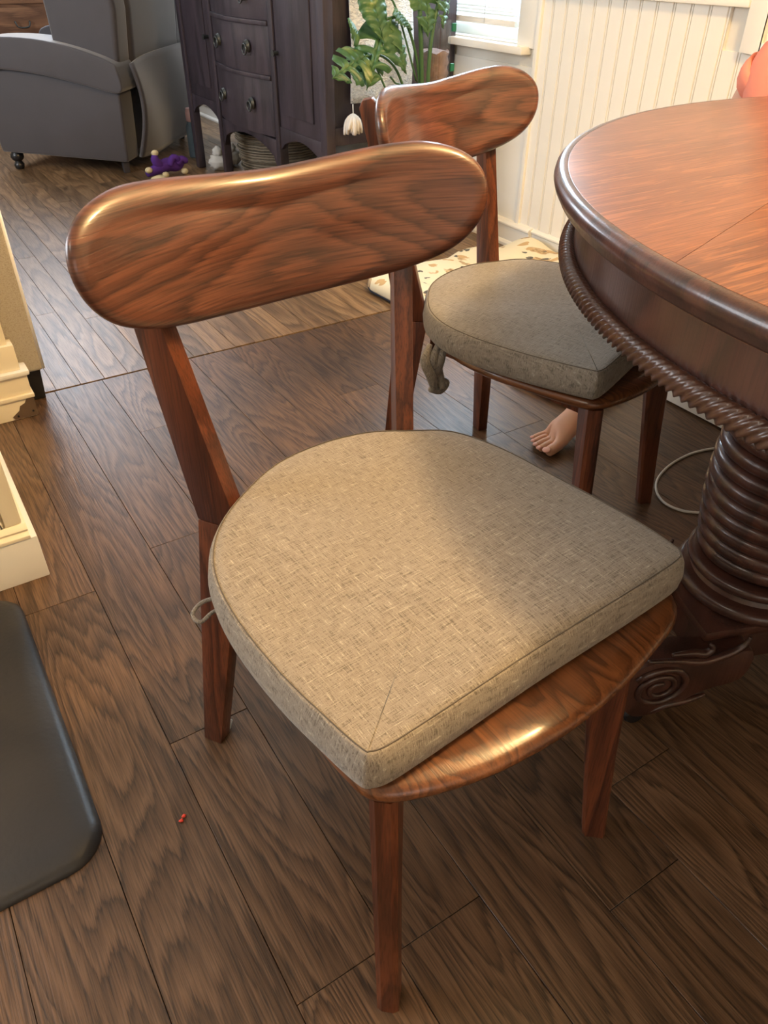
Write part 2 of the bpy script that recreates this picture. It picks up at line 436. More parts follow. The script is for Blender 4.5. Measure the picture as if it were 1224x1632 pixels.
# window_1: casing, sill, glass
w1 = struct(empty('window_1', (XW, W1[0], W1[2])))
y0, y1, z0, z1 = W1
mb = MB(); mb.box(XW-.016, XW+.01, y0-.105, y0, z0-.01, z1+.1).box(XW-.016, XW+.01, y1, y1+.105, z0-.01, z1+.1).box(XW-.016, XW+.01, y0-.105, y1+.105, z1, z1+.1)
mb.box(XW+.0, XW+.06, y0-.02, y0+.012, z0, z1).box(XW+.0, XW+.06, y1-.012, y1+.02, z0, z1)
o = mb.build('casing', M['white'], None, bevel=.003); o.parent = w1; o.location = -w1.location
mb = MB(); mb.box(XW-.055, XW+.06, y0-.075, y1+.075, z0-.032, z0-.004)
o = mb.build('sill', M['white'], None, bevel=.006); o.parent = w1; o.location = -w1.location
mb = MB(); mb.box(XW+.06, XW+.085, y0, y1, z0-.02, z0+.045).box(XW+.06, XW+.085, y0, y0+.03, z0, z1).box(XW+.06, XW+.085, y1-.03, y1, z0, z1).box(XW+.06, XW+.085, y0, y1, z1-.04, z1)
o = mb.build('sash', M['white'], None, bevel=.003); o.parent = w1; o.location = -w1.location
mb = MB(); mb.box(XW+.070, XW+.074, y0+.03, y1-.03, z0+.045, z1-.04)
o = mb.build('pane', M['glass'], None); o.parent = w1; o.location = -w1.location
# window_2
w2 = struct(empty('window_2', (XW, W2[0], W2[2])))
y0, y1, z0, z1 = W2
mb = MB(); mb.box(XW-.026, XW+.01, y0-.066, y0, z0-.032, z1+.09).box(XW-.026, XW+.01, y1, y1+.066, z0-.032, z1+.09).box(XW-.026, XW+.01, y0, y1, z0-.032, z0).box(XW-.026, XW+.01, y0, y1, z1, z1+.09)
o = mb.build('casing', M['white'], None, bevel=.004); o.parent = w2; o.location = -w2.location
mb = MB(); mb.box(XW-.012, XW+.06, y0, y1, z0-.004, z0+.022)
o = mb.build('sill', M['white'], None, bevel=.005); o.parent = w2; o.location = -w2.location
mb = MB(); mb.box(XW+.06, XW+.08, y0, y1, z0+.02, z0+.045).box(XW+.06, XW+.08, y1-.03, y1, z0, z1).box(XW+.06, XW+.08, y0, y0+.03, z0, z1).box(XW+.06, XW+.08, y0, y1, z1-.03, z1)
o = mb.build('sash', M['white'], None, bevel=.003); o.parent = w2; o.location = -w2.location
o = MB().box(XW+.068, XW+.072, y0+.03, y1-.03, z0+.045, z1-.03).build('pane', M['glass'], None); o.parent = w2; o.location = -w2.location

# blinds
bl = empty('window_blind', (XW+.02, 3.2, .85), 0, 'white slatted blind raised just above the sill of the left window', 'blind')
X0 = -.005
mb = MB(); mb.box(-.022, .022, -.44, .47, -.025, -.003)
mb.build('bottom_rail', M['white'], bl, bevel=.004)
for i in range(22):
    mb = MB(); a = .5 if i < 2 else .62
    zc = .012+i*.012 if i < 4 else .05+(i-3)*.052
    c, s = math.cos(a), math.sin(a)
    mb.prism([(-.024, 0), (0, .003), (.024, 0), (0, .0012)], lambda u, h, c=c, s=s, zc=zc: (u*c, -.43, zc+u*s*(.15 if zc < .06 else 1)+h), lambda u, h, c=c, s=s, zc=zc: (u*c, .46, zc+u*s*(.15 if zc < .06 else 1)+h))
    mb.build('slat', M['white'], bl)
for yy in (-.25, .28):
    MB().tube([(-.026, yy, -.02), (-.026, yy, 1.15)], .0012, 6).build('cord', M['cordm'], bl, 4)
ws = empty('woven_shade', (XW+.02, 1.165, .88), 0, 'dark brown woven shade hanging in the small window at the right edge', 'window shade')
mb = MB(); mb.box(-.012, .0, -.43, .43, .012, 1.05); mb.build('shade_cloth', M['woven'], ws)
mb = MB(); mb.box(-.028, -.010, -.435, .435, .055, .10); mb.build('fold', M['woven'], ws, bevel=.006)

# ================================================================== FURNITURE
RX = Vector
chair_out = [(0, .876), (.06, .879), (.115, .884), (.165, .889), (.21, .890), (.250, .881), (.275, .864), (.286, .839), (.282, .808), (.266, .780), (.238, .757), (.196, .740), (.14, .729), (.067, .723), (0, .7215)]
back_outline = chair_out+[(-x, z) for x, z in chair_out[-2:0:-1]]
back_outline = [Vector(p) for p in back_outline][::-1]     # CCW in (x,z)
def rot2(p, a): return (p[0]*math.cos(a)-p[1]*math.sin(a), p[0]*math.sin(a)+p[1]*math.cos(a))
seat_outline = [(0.03, -.036), (.10, -.031), (.18, -.017), (.235, -.003), (.268, .022), (.276, .06), (.274, .16), (.268, .25), (.25, .33), (.21, .40), (.14, .455), (.06, .478),
                (0, .478), (-.07, .455), (-.14, .41), (-.19, .34), (-.214, .25), (-.218, .16), (-.216, .06), (-.205, .022), (-.165, -.003), (-.10, -.024), (-.03, -.034)]
def build_chair():
    r = empty('dining_chair')
    # board
    mb = MB(); O = [p for p in spline(seat_outline, 4)]
    T = .024
    ring_solid(mb, O, [(.03, .6, 0), (.03, 1, 0), (.008, 1, .001), (.002, 1, .006), (0, 1, .012), (.003, 1, .018), (.011, 1, .0228), (.03, 1, .024), (.05, .9, .0235), (.05, .5, .022)], lambda a, b, h: (a, b, .418+h))
    mb.build('seat', M['seatwood'], r, 1.2)
    # rails under the board
    def rail(p, q, z0=.352, z1=.4185, t=.011):
        p = Vector(p); q = Vector(q); d = (q-p).normalized(); n = Vector((-d.y, d.x))*t
        mb = MB(); mb.prism([tuple(p+n), tuple(p-n), tuple(q-n), tuple(q+n)], lambda a, b: (a, b, z0), lambda a, b: (a, b, z1))
        mb.build('seat_rail', M['chair_v'], r, bevel=.002)
    rail((-.155, .05), (-.095, .44), .382); rail((.155, .05), (.155, .44), .382); rail((-.15, .05), (.15, .05), .392); rail((-.10, .445), (.16, .445), .37)
    # front legs, set on the diagonal and tapering to the floor
    for s in (-1, 1):
        d = Vector((-s*.707, .707)); n = Vector((d.y, -d.x))
        def sec(cx_, cy_, a, b, z):
            out = []
            for u, v in ((1, .55), (.8, 1), (-.8, 1), (-1, .55), (-1, -.55), (-.8, -1), (.8, -1), (1, -.55)):
                q = Vector((cx_, cy_))+d*(u*a/2)+n*(v*b/2); out.append((q.x, q.y, z))
            return out
        secs = [sec(s*.198, 0, .034, .028, 0), sec(s*.188, .02, .042, .0285, .19), sec(s*.176, .042, .060, .030, .4185)]
        mb = MB(); vs = sum(secs, []); n8 = 8
        fs = [(k*n8+i, k*n8+(i+1) % n8, (k+1)*n8+(i+1) % n8, (k+1)*n8+i) for k in range(2) for i in range(n8)]+[tuple(range(8)), tuple(range(16, 24))]
        mb.add(vs, fs); mb.build('front_leg', M['chair_v'], r, .5)
    # rear legs: one bent piece each, leaning and splaying in one plane
    for s in (-1, 1):
        wv = Vector((s*.5, .87)).normalized(); nv = Vector((wv.y, -wv.x)); R0 = Vector((.03+s*.147, .467))
        def f(t): return lambda a, z: tuple((R0+wv*a+nv*t))+(z,)
        up = [(-.012, .452), (.262*.3, .80), (.262*.36+.002, .862), (.262*.37+.010, .872), (.262*.37+.028, .868), (.262*.36+.036, .855), (.262*.3+.037, .80), (.056, .452)]
        lo = [(.052, 0), (-.012, .4515), (.056, .4515), (.086, 0)]
        g_ = (lambda t, s=s: (lambda a, z: tuple((R0+wv*a+nv*(t+s*.046*(1-z/.4515))))+(z,)))
        mb = MB(); mb.prism(up, f(-.0135), f(.0135)); p = mb.build('back_post', M['chair_v'], r, bevel=.0025)
        mb = MB(); mb.prism(lo, g_(-.0138), g_(.0138)); p2 = mb.build('rear_leg', M['chair_v'], r, bevel=.0025)
    # backrest
    def f3(a, b, h):
        return (a+.03, .512+1.0*(.027-a*a)+.226*(b-.75)+h, b)
    mb = MB(); O = spline([tuple(p) for p in back_outline], 5)
    h = .0135
    rings = [(.03, .5, -h*.75), (.03, .8, -h*.85), (.024, 1, -h*.97), (.016, 1, -h), (.009, 1, -h*.82), (.003, 1, -h*.45), (0, 1, 0), (.003, 1, h*.45), (.009, 1, h*.82), (.018, 1, h), (.03, .8, h), (.03, .4, h)]
    ring_solid(mb, O, rings, f3, (0, .828))
    mb.build('backrest', M['chair'], r, 1.2)
    return r

def copy_tree(o, parent=None):
    c = o.copy(); COL.objects.link(c); c.parent = parent
    for ch in list(o.children): copy_tree(ch, c)
    return c

chair = build_chair()
chair.location = (.431, .352, 0); chair.rotation_euler.z = math.radians(4.21)
tag(chair, 'brown oak dining chair with wide curved backrest, nearest the camera', 'chair', 'oak dining chairs')
chair2 = copy_tree(chair)
chair2.location = (1.178, .863, 0); chair2.rotation_euler.z = math.radians(20.3)
tag(chair2, 'brown oak dining chair tucked under the far edge of the round table', 'chair', 'oak dining chairs')
# felt pad poking out from under a rear foot of the near chair
mb = MB(); mb.tube([(-.012, 0, .004), (0, .003, .007), (.010, .008, .015)], [.005, .006, .003], 8)
o = mb.build('felt_pad', M['felt'], chair, 4); o.location = (-.170, .500, 0)

cush_out = [(-.212, .036), (-.219, .083), (-.2265, .16), (-.226, .25), (-.215, .324), (-.193, .379), (-.157, .425), (-.10, .468), (-.03, .503), (.05, .512), (.125, .498), (.180, .465), (.234, .423),
            (.262, .345), (.272, .25), (.279, .165), (.282, .095), (.279, .052), (.274, .036), (.258, .0275), (.20, .0255), (.131, .0255), (.06, .026), (-.002, .026), (-.07, .0245), (-.139, .023), (-.188, .023), (-.206, .0275)]
def cushion(parent, fab, mirror=False):
    O = cush_out if not mirror else [(.054-x_, y_) for x_, y_ in cush_out][::-1]
    O = spline(O, 4)
    rnd = random.Random(3)
    mb = MB()
    def f3(a, b, h):
        wob = .0012*math.sin(a*31+b*17)+.001*math.sin(b*43-a*12)
        top = max(0, min(1, (h-.0572)/.003))
        sag = .004*math.sin(a*9+1)*math.cos(b*8)
        return (a, b, .4425+h+wob*top+sag*top)
    rings = [(.008, .8, 0), (.008, 1, .0), (.000, 1, .002), (-.006, 1, .010), (-.008, 1, .028), (-.005, 1, .046), (-.001, 1, .0545), (.0008, 1, .0568), (.0024, 1, .0562), (.0038, .995, .0570), (.004, .985, .0580), (.004, .96, .0587), (.004, .90, .0594), (.004, .8, .0600), (.004, .65, .0604), (.004, .45, .0606), (.004, .25, .0606)]
    ring_solid(mb, O, rings, f3)
    c = mb.build('cushion_body', fab, parent, 4)
    # seam cord
    pts = [Vector(p).to_2d() if len(p) > 2 else Vector(p) for p in O]
    pts = O if True else O
    Q = [Vector((p[0], p[1])) for p in O]; n_ = len(Q); ring_ = []
    if sum(Q[i].x*Q[(i+1) % n_].y-Q[(i+1) % n_].x*Q[i].y for i in range(n_)) < 0: Q = Q[::-1]
    for i in range(n_+1):
        t = (Q[(i+1) % n_]-Q[(i-1) % n_]).normalized(); nn = Vector((t.y, -t.x)); q = Q[i % n_]-nn*.0022
        ring_.append((q.x, q.y, .4425+.0572))
    MB().tube(ring_, .0008, 6, cap=False).build('seam', M['seam'], parent, 4)
    return c
def put(name, base, label, cat, group):
    e = empty(name, base.location, base.rotation_euler.z, label, cat, group); return e
c1 = put('seat_cushion', chair, 'beige-grey linen seat cushion on the nearest dining chair', 'cushion', 'linen seat cushions')
cushion(c1, M['fabric'])
mb = MB(); mb.tube(spline([(-.205, .345, .455), (-.226, .352, .452), (-.243, .345, .447), (-.240, .330, .444), (-.222, .333, .448), (-.200, .328, .452)], 4, False), .0026, 6)
mb.build('tie', M['fabric_grey'], c1, 4)
c2 = put('seat_cushion', chair2, 'grey linen seat cushion on the chair tucked under the table', 'cushion', 'linen seat cushions')
cushion(c2, M['fabric_grey'])
# bunched ties hanging at its rear corner
for dx, sw in ((0, .0), (.012, .012), (.022, -.004)):
    mb = MB(); pth = spline([(-.205+dx, .385-dx, .45), (-.222+dx, .385-dx, .42), (-.212+sw+dx, .375, .385), (-.205+dx, .37-sw, .352)], 5, False)
    mb.tube(pth, [.005+.007*math.sin(i/len(pth)*3.1) for i in range(len(pth))], 7)
    mb.build('tie', M['fabric_grey'], c2, 4)
mb = MB(); mb.tube(spline([(-.212, .376, .355), (-.190, .365, .345), (-.172, .362, .356), (-.186, .370, .366), (-.208, .378, .362)], 5, False), .0075, 7)
mb.build('tie_knot', M['fabric_grey'], c2, 4)

# ------------------------------------------------------------------ round table
TC = Vector((1.484, .283)); TA = math.radians(-21.3)
tb = empty('round_table', (TC.x, TC.y, 0), 0, 'large round oak pedestal table with rope-carved apron at the right', 'table')
seam = math.radians(18)
prof = [(.0, .800), (.80, .800), (.843, .800), (.843, .8402), (.842, .8405), (0, .8405)]
def disc_slab(lo, hi):
    bm = bmesh.new(); seg = 160; n = len(prof); rows = []
    for i in range(seg):
        a = 2*PI*i/seg
        rows.append([bm.verts.new((r*math.cos(a), r*math.sin(a), z)) for r, z in prof[1:-1]])
    m = len(rows[0])
    for i in range(seg):
        j = (i+1) % seg
        for k in range(m-1): bm.faces.new((rows[i][k], rows[j][k], rows[j][k+1], rows[i][k+1]))
    bm.faces.new([rows[i][0] for i in range(seg)][::-1]); bm.faces.new([rows[i][m-1] for i in range(seg)])
    nv = Vector((-math.sin(seam), math.cos(seam), 0))
    for d, sgn in ((lo, -1), (hi, 1)):
        if d is None: continue
        bmesh.ops.bisect_plane(bm, geom=bm.verts[:]+bm.edges[:]+bm.faces[:], plane_co=nv*d, plane_no=nv*sgn, clear_outer=True)
        ed = [e for e in bm.edges if e.is_boundary]
        if ed: bmesh.ops.holes_fill(bm, edges=ed)
    bmesh.ops.recalc_face_normals(bm, faces=bm.faces)
    me = bpy.data.meshes.new('top_board'); bm.to_mesh(me); bm.free()
    return link('top_board', me, M['table'], tb, .5)
g = .0003
for lo, hi in ((.449+g, None), (.15+g, .449-g), (-.15+g, .15-g), (-.449+g, -.15-g), (None, -.449-g)): disc_slab(lo, hi)
mb = MB(); mb.lathe([(.8435, .802), (.848, .803), (.853, .808), (.854, .8135), (.859, .818), (.8615, .825), (.860, .833), (.855, .8385), (.849, .8402), (.8435, .8402), (.8435, .802)], 200, cap=False)
mb.build('edge_moulding', M['table_dark'], tb, .9)
mb = MB(); mb.lathe([(.79, .733), (.818, .733), (.8185, .80), (.826, .8005), (.79, .8005), (.79, .733)], 160, cap=False)
mb.build('apron', M['table_dark'], tb, .6)
mb = MB(); mb.lathe([(.78, .700), (.815, .703), (.8175, .706), (.8175, .735), (.78, .735), (.78, .700)], 160, cap=False)
mb.build('apron_rim', M['table_dark'], tb, .6)
# rope moulding: twisted four-lobed cord
nseg = 2400; vs = []; fs = []; ns = 24; tw = 66
for i in range(nseg):
    a = 2*PI*i/nseg; ph = a*tw
    for k in range(ns):
        t = 2*PI*k/ns; rr = .0112+.0021*math.cos(6*(t-ph))
        vs.append(((.826+rr*math.cos(t))*math.cos(a), (.826+rr*math.cos(t))*math.sin(a), .716+rr*math.sin(t)*1.2))
for i in range(nseg):
    j = (i+1) % nseg
    fs += [(i*ns+k, i*ns+(k+1) % ns, j*ns+(k+1) % ns, j*ns+k) for k in range(ns)]
MB().add(vs, fs).build('rope_moulding', M['rope'], tb, 4)
# two ringed columns on a low beam with scroll feet
cdir = Vector((-.932, .364)).normalized()
for sgn in (1, -1):
    cc = Vector((1.09, .497))-TC if sgn == 1 else -(Vector((1.09, .497))-TC)
    pr = [(0, .26)]; z = .268
    for k in range(16):
        t = k/15; rbase = .098+.022*math.sin(PI*min(1, t*1.15+.12))-.012*max(0, t-.75)*4*.25
        hh = .0277
        for q in range(6):
            ang = -PI/2+PI*q/5
            pr.append((rbase-.012+.012*math.cos(ang), z+hh/2+hh/2*math.sin(ang)))
        z += hh
    pr += [(.10, z), (.10, .735), (0, .735)]
    mb = MB(); mb.lathe(pr, 40, (cc.x, cc.y), cap=False); mb.build('column', M['table_dark'], tb, .9)
    pr = [(0, .198), (.118, .198)]+[(.113+.013*math.cos(a), .211+.013*math.sin(a)) for a in [-1.5+.5*i for i in range(7)]]+[(.104, .226), (.100, .234), (.108, .240)]+[(.104+.01*math.cos(a), .250+.01*math.sin(a)) for a in [-1.5+.6*i for i in range(6)]]+[(.09, .262), (0, .262)]
    mb = MB(); mb.lathe(pr, 40, (cc.x, cc.y), cap=False); mb.build('collar', M['table_dark'], tb, .9)
    u = Vector((cdir.x*sgn, cdir.y*sgn)); v = Vector((-u.y, u.x))
    Mx = Matrix(((u.x, v.x, 0, cc.x), (u.y, v.y, 0, cc.y), (0, 0, 1, 0), (0, 0, 0, 1)))
    mb = MB(); mb.box(-.14, .142, -.108, .108, .186, .2, Mx).box(-.134, .136, -.102, .102, .174, .187, Mx).box(-.128, .130, -.096, .096, .165, .175, Mx)
    mb.build('plinth', M['table_dark'], tb, bevel=.003)
    mb = MB(); mb.box(-.128, .122, -.09, .09, .100, .166, Mx); mb.build('plinth_block', M['table_dark'], tb, bevel=.004)
    # two carved scroll feet, one either side of the plinth
    fm = lambda w_: (lambda a, z: tuple(Mx @ Vector((a, w_, z))))
    out = spline([(.06, .168), (.13, .164), (.20, .176), (.255, .168), (.292, .138), (.294, .098), (.268, .060), (.245, .040), (.205, .040), (.17, .058), (.125, .082), (.06, .10)], 3)
    for sd in (-1, 1):
        mb = MB(); mb.prism([tuple(p) for p in out], fm(sd*.078), fm(sd*.132)); ft = mb.build('scroll_foot', M['table_dark'], tb, bevel=.006)
        o_ = sd*.133
        sp_ = []
        for i in range(44):
            a = i*.33+.6; rr = .050-.00095*i
            sp_.append(Mx @ Vector((.218+rr*math.cos(a)*1.1, o_, .112+rr*math.sin(a)*.95)))
        MB().tube(sp_, [.0068-.00006*i for i in range(44)], 7).build('carved_scroll', M['table_dark'], ft, 4)
        for lf in ([(.075, .200), (.082, .182), (.105, .168), (.15, .158), (.20, .170), (.25, .178)], [(.145, .198), (.140, .186), (.152, .178), (.175, .184), (.21, .186)], [(.12, .070), (.15, .062), (.19, .058), (.22, .046)]):
            q_ = spline([(a, o_-sd*.004, z) for a, z in lf], 6, False); n_ = len(q_)
            MB().tube([Mx @ p for p in q_], [.003+.0042*math.sin(PI*k_/(n_-1)) for k_ in range(n_)], 7).build('carved_leaf', M['table_dark'], ft, 4)
        cs = Mx @ Vector((.232, sd*.105, 0))
        mb = MB(); mb.lathe([(0, .030), (.019, .030), (.021, .041), (0, .041)], 16, (cs.x, cs.y)); cst = mb.build('caster', M['steel'], tb, .6)
        Mc = Mx @ Matrix.Translation((.232, sd*.105, .019)) @ Matrix.Rotation(PI/2, 4, 'X')
        ring = MB(); ring.lathe([(.0, -.012), (.015, -.012), (.019, -.007), (.019, .007), (.015, .012), (0, .012)], 20, cap=False)
        ring.v = [tuple(Mc @ Vector(p)) for p in ring.v]; ring.build('wheel', M['black'], cst, .7)
Mx = Matrix(((cdir.x, -cdir.y, 0, 0), (cdir.y, cdir.x, 0, 0), (0, 0, 1, 0), (0, 0, 0, 1)))
mb = MB(); mb.box(-.32, .32, -.06, .06, .08, .16, Mx); mb.build('stretcher', M['table_dark'], tb, bevel=.004)
mb = MB(); mb.box(-.70, .70, -.05, .05, .735, .80, Mx); mb.build('top_bearer', M['table_dark'], tb, bevel=.003)

# ------------------------------------------------------------------ low bench under the window wall
bn = empty('low_bench', (2.08, 1.1, 0), 0, 'low white bench with moulded base seen under the table against the wall', 'bench')
mb = MB(); mb.box(-.262, .268, -.45, .18, .075, .355); mb.build('bench_box', M['white'], bn, bevel=.004)
mb = MB(); mb.box(-.275, .268, -.465, .195, .355, .38); mb.build('bench_top', M['white'], bn, bevel=.006)
mb = MB(); mb.prism([(0, .006), (0, .052), (-.005, .057), (-.002, .062), (.004, .070), (.010, .076), (.03, .076), (.03, .006)], lambda a, z: (-.27+a, -.46, z), lambda a, z: (-.27+a, .19, z))
mb.box(-.262, .268, .165, .19, 0, .076).box(-.255, -.24, -.45, .18, 0, .02)
mb.build('bench_base', M['white'], bn, bevel=.0015)

# ------------------------------------------------------------------ white cabinets and upholstered sofa at the left edge
cb = empty('white_cabinet', (-.2, 1.6, 0), 0, 'ornate cream-white cabinet end with carved panel at the left edge beside the black mat', 'cabinet')
mb = MB(); mb.box(-.5, .26, -.18, .22, 0, .108); mb.build('plinth', M['white'], cb, bevel=.003)
mb = MB(); mb.prism([(-.182, .108), (-.182, .116), (-.172, .122), (-.176, .128), (-.166, .138), (.21, .138), (.21, .108)], lambda a, z: (-.5, a, z), lambda a, z: (.248, a, z))
mb.build('plinth_moulding', M['cream'], cb, bevel=.0015)
mb = MB(); mb.box(-.49, .236, -.150, .20, .138, .9); mb.build('cabinet_body', M['cream'], cb, bevel=.003)
mb = MB(); mb.box(.206, .242, -.165, -.148, .138, .86).box(-.49, .206, -.165, -.148, .138, .160).box(-.49, .206, -.165, -.148, .82, .86)
mb.build('panel_frame', M['cream'], cb, bevel=.005)
arc = [(-.45, .163), (.15, .163), (.178, .168), (.192, .182), (.194, .2), (.18, .222), (.14, .232), (-.45, .232)]
mb = MB(); mb.prism(arc, lambda a, z: (a, -.150, z), lambda a, z: (a, -.158, z)); mb.build('recessed_panel', M['white'], cb, bevel=.003)
for i in range(5):
    mb = MB(); z0 = .262+i*.035
    mb.tube(spline([(.13, -.158, z0-.012), (.165, -.166, z0-.008), (.19, -.166, z0+.014), (.187, -.158, z0+.034)], 5, False), [.004]+[.009]*14+[.004], 8)
    mb.build('carved_scroll', M['white'], cb, 4)
mb = MB(); mb.box(-.52, .28, -.2, .24, .9, .94); mb.build('cabinet_top', M['white'], cb, bevel=.008)

pc = empty('column_base', (.02, 2.22, 0), 0, 'cream stepped column base with a brown corner bracket, beside the beige sofa', 'column base')
def stepbox(x1, yf, z0, z1, mat, name, bev=.003):
    mb = MB(); mb.box(-.45, x1-.02, yf-2.22, -.012, z0, z1); return mb.build(name, mat, pc, bevel=bev)
stepbox(.197, 2.150, 0, .060, M['cream'], 'base_block')
stepbox(.203, 2.143, .060, .072, M['cream'], 'lower_moulding')
stepbox(.199, 2.152, .072, .128, M['cream'], 'middle_block')
stepbox(.207, 2.142, .128, .142, M['white'], 'upper_moulding', .005)
stepbox(.188, 2.158, .142, .215, M['cream'], 'upper_block')
stepbox(.175, 2.170, .215, 1.9, M['cream'], 'shaft')
for d in (0, 1):
    pts = [(0, .003), (-.062, .003), (-.066, .012), (-.055, .020), (-.046, .026), (-.040, .040), (-.026, .046), (-.018, .058), (0, .060)]
    mb = MB()
    if d == 0: mb.prism(pts, lambda a, z: (.178+a, -.0705, z), lambda a, z: (.178+a, -.0725, z))
    else: mb.prism(pts, lambda a, z: (.1772, -.070-a, z), lambda a, z: (.1795, -.070-a, z))
    br = mb.build('corner_bracket', M['bracket'], pc)
for px_, pz in ((.126, .012), (.168, .018)):
    MB().tube([(px_, -.0715, pz), (px_, -.0745, pz)], .003, 8).build('screw', M['black'], br)

sf = empty('beige_sofa', (-.25, 2.62, 0), 0, 'beige upholstered sofa end with white piping and dark block foot at the left edge', 'sofa')
fab_b = fabric('beige_upholstery', (.30, .26, .20), (.42, .38, .31), (.52, .48, .40), 500, 200, .3)
mb = MB(); mb.box(-.6, .505, -.405, 1.5, .10, .62); mb.build('sofa_arm', fab_b, sf, bevel=.012, bseg=3)
mb = MB()
mb.tube([(.503, -.400, .105), (.503, -.400, .615)], .0055, 8); mb.tube([(.503, -.400, .615), (.503, 1.49, .615)], .0055, 8); mb.tube([(-.6, -.400, .615), (.503, -.400, .615)], .0055, 8)
mb.build('piping', M['white'], sf, 4)
for fy in (-.345, 1.44):
    mb = MB(); mb.prism([(-.035, -.035), (.035, -.035), (.035, .035), (-.035, .035)], lambda a, b, fy=fy: (.462+a*.85, fy+b*.85, 0), lambda a, b, fy=fy: (.462+a, fy+b, .101))
    mb.build('foot', M['black'], sf, bevel=.003)

# black mat
rr = []
for cx_, cy_, a0 in ((-.075, .785, -PI/2), (-.075, 1.33, 0), (-.65, 1.33, PI/2), (-.65, .785, PI)):
    for i in range(7):
        a = a0+i*PI/12; rr.append((cx_+.062*math.cos(a), cy_+.062*math.sin(a)))
mb = MB(); ring_solid(mb, rr, [(.0, 1, 0), (0, 1, .003), (.006, 1, .011), (.018, 1, .016), (.045, 1, .0185), (.052, 1, .0185), (.055, .6, .0188)], lambda a, b, h: (a+.0, b, h))
mt = mb.build('floor_mat', M['mat'], None, 1.0); tag(mt, 'black cushioned floor mat with rounded corner at the lower left', 'mat')

# ------------------------------------------------------------------ dog bed
bd = empty('dog_bed', (1.925, 1.94, 0), 0, 'cream dog bed with brown printed shapes and navy underside behind the chairs', 'dog bed')
hw, hl = .415, .60; rr = []
for sx, sy, a0 in ((1, -1, -PI/2), (1, 1, 0), (-1, 1, PI/2), (-1, -1, PI)):
    for i in range(8):
        a = a0+i*PI/14; rr.append((sx*(hw-.10)+.10*math.cos(a), sy*(hl-.10)+.10*math.sin(a)))
O = []
for i in range(len(rr)):
    p, q = Vector(rr[i]), Vector(rr[(i+1) % len(rr)]); n_ = max(1, int((q-p).length/.05))
    O += [tuple(p.lerp(q, j/n_)) for j in range(n_)]
def fbed(a, b, h):
    k_ = math.sin(a*21+b*9)*.006+math.sin(b*27-a*13)*.005+math.sin(a*55+b*41)*.002
    e = max(abs(a)/hw, abs(b)/hl)
    lift = .035*math.exp(-((a-.44)/.12)**2)*(1 if h > .04 else 0)
    return (a*(1+.012*math.sin(b*14)), b*(1+.012*math.sin(a*17)), max(.001, h*(1+k_*6)+(k_ if h > .03 else 0)+lift))
mb = MB(); ring_solid(mb, O, [(.05, .9, .0), (.02, 1, .001), (.004, 1, .006), (.001, 1, .013)], fbed); mb.build('underside', M['navy'], bd, 4)
mb = MB(); ring_solid(mb, O, [(.006, 1, .011), (0, 1, .020), (.006, 1, .042), (.03, 1, .060), (.06, .97, .070), (.06, .85, .074), (.06, .7, .072), (.06, .55, .076), (.06, .4, .073), (.06, .2, .075)], fbed); mb.build('bed_cover', M['bed'], bd, 4)
# paw print near the front edge
def disc(mb, x_, y_, z_, a_, b_, t):
    n_ = 14; mb.prism([(a_*math.cos(2*PI*i/n_), b_*math.sin(2*PI*i/n_)) for i in range(n_)], lambda p, q: (x_+p, y_+q, z_), lambda p, q: (x_+p, y_+q, z_+t))

# ------------------------------------------------------------------ child seated behind the table (only a bare foot and a shoulder show)
def skin_mesh(name, nodes, edges, mat, parent, sub=2, root=0, extra=None):
    me = bpy.data.meshes.new(name); me.from_pydata([n[0] for n in nodes], edges, [])
    o = bpy.data.objects.new(name, me); COL.objects.link(o); o.parent = parent
    md = o.modifiers.new('skin', 'SKIN'); md.use_smooth_shade = True
    sv = me.skin_vertices[0].data
    for i, n in enumerate(nodes):
        sv[i].radius = (n[1], n[2] if len(n) > 2 else n[1]); sv[i].use_root = (i == root)
    sb = o.modifiers.new('sub', 'SUBSURF'); sb.levels = sub; sb.render_levels = sub
    me.materials.append(mat); return o
ch = empty('person', (1.98, 1.16, .38), 0, 'child in a salmon shirt sitting behind the table, one bare foot on the floor', 'person')
B0 = Vector((1.98, 1.16, .38))
def rel(p): return tuple(Vector(p)-B0)
nd = [((2.02, 1.16, .495), .085, .10), ((2.03, 1.16, .62), .08, .10), ((2.04, 1.17, .74), .085, .11), ((2.04, 1.175, .85), .07, .09), ((2.04, 1.175, .93), .035), ((2.03, 1.175, .98), .033),
      # right leg (6..)
      ((1.97, 1.21, .47), .065), ((1.70, 1.27, .45), .048), ((1.56, 1.275, .25), .036), ((1.482, 1.262, .105), .031), ((1.450, 1.252, .072), .034, .032), ((1.395, 1.243, .048), .040, .028), ((1.348, 1.238, .030), .043, .018), ((1.512, 1.266, .030), .028),
      # left leg, tucked up on the bench
      ((1.98, 1.10, .47), .065), ((1.87, .92, .45), .048), ((1.99, .88, .425), .034), ((2.08, .90, .415), .024), ((2.11, .94, .412), .024, .018), ((2.13, .99, .408), .028, .014), ((2.10, .885, .412), .022),
      # arms
      ((2.03, 1.29, .865), .042), ((1.98, 1.31, .74), .032), ((1.90, 1.26, .63), .024), ((1.87, 1.23, .62), .018), ((2.04, 1.05, .865), .042), ((1.99, 1.01, .72), .032), ((1.91, 1.06, .62), .024), ((1.89, 1.09, .61), .018)]
ed = [(0, 1), (1, 2), (2, 3), (3, 4), (4, 5), (0, 6), (6, 7), (7, 8), (8, 9), (9, 10), (10, 11), (11, 12), (9, 13), (0, 14), (14, 15), (15, 16), (16, 17), (17, 18), (18, 19), (17, 20), (3, 21), (21, 22), (22, 23), (23, 24), (3, 25), (25, 26), (26, 27), (27, 28)]
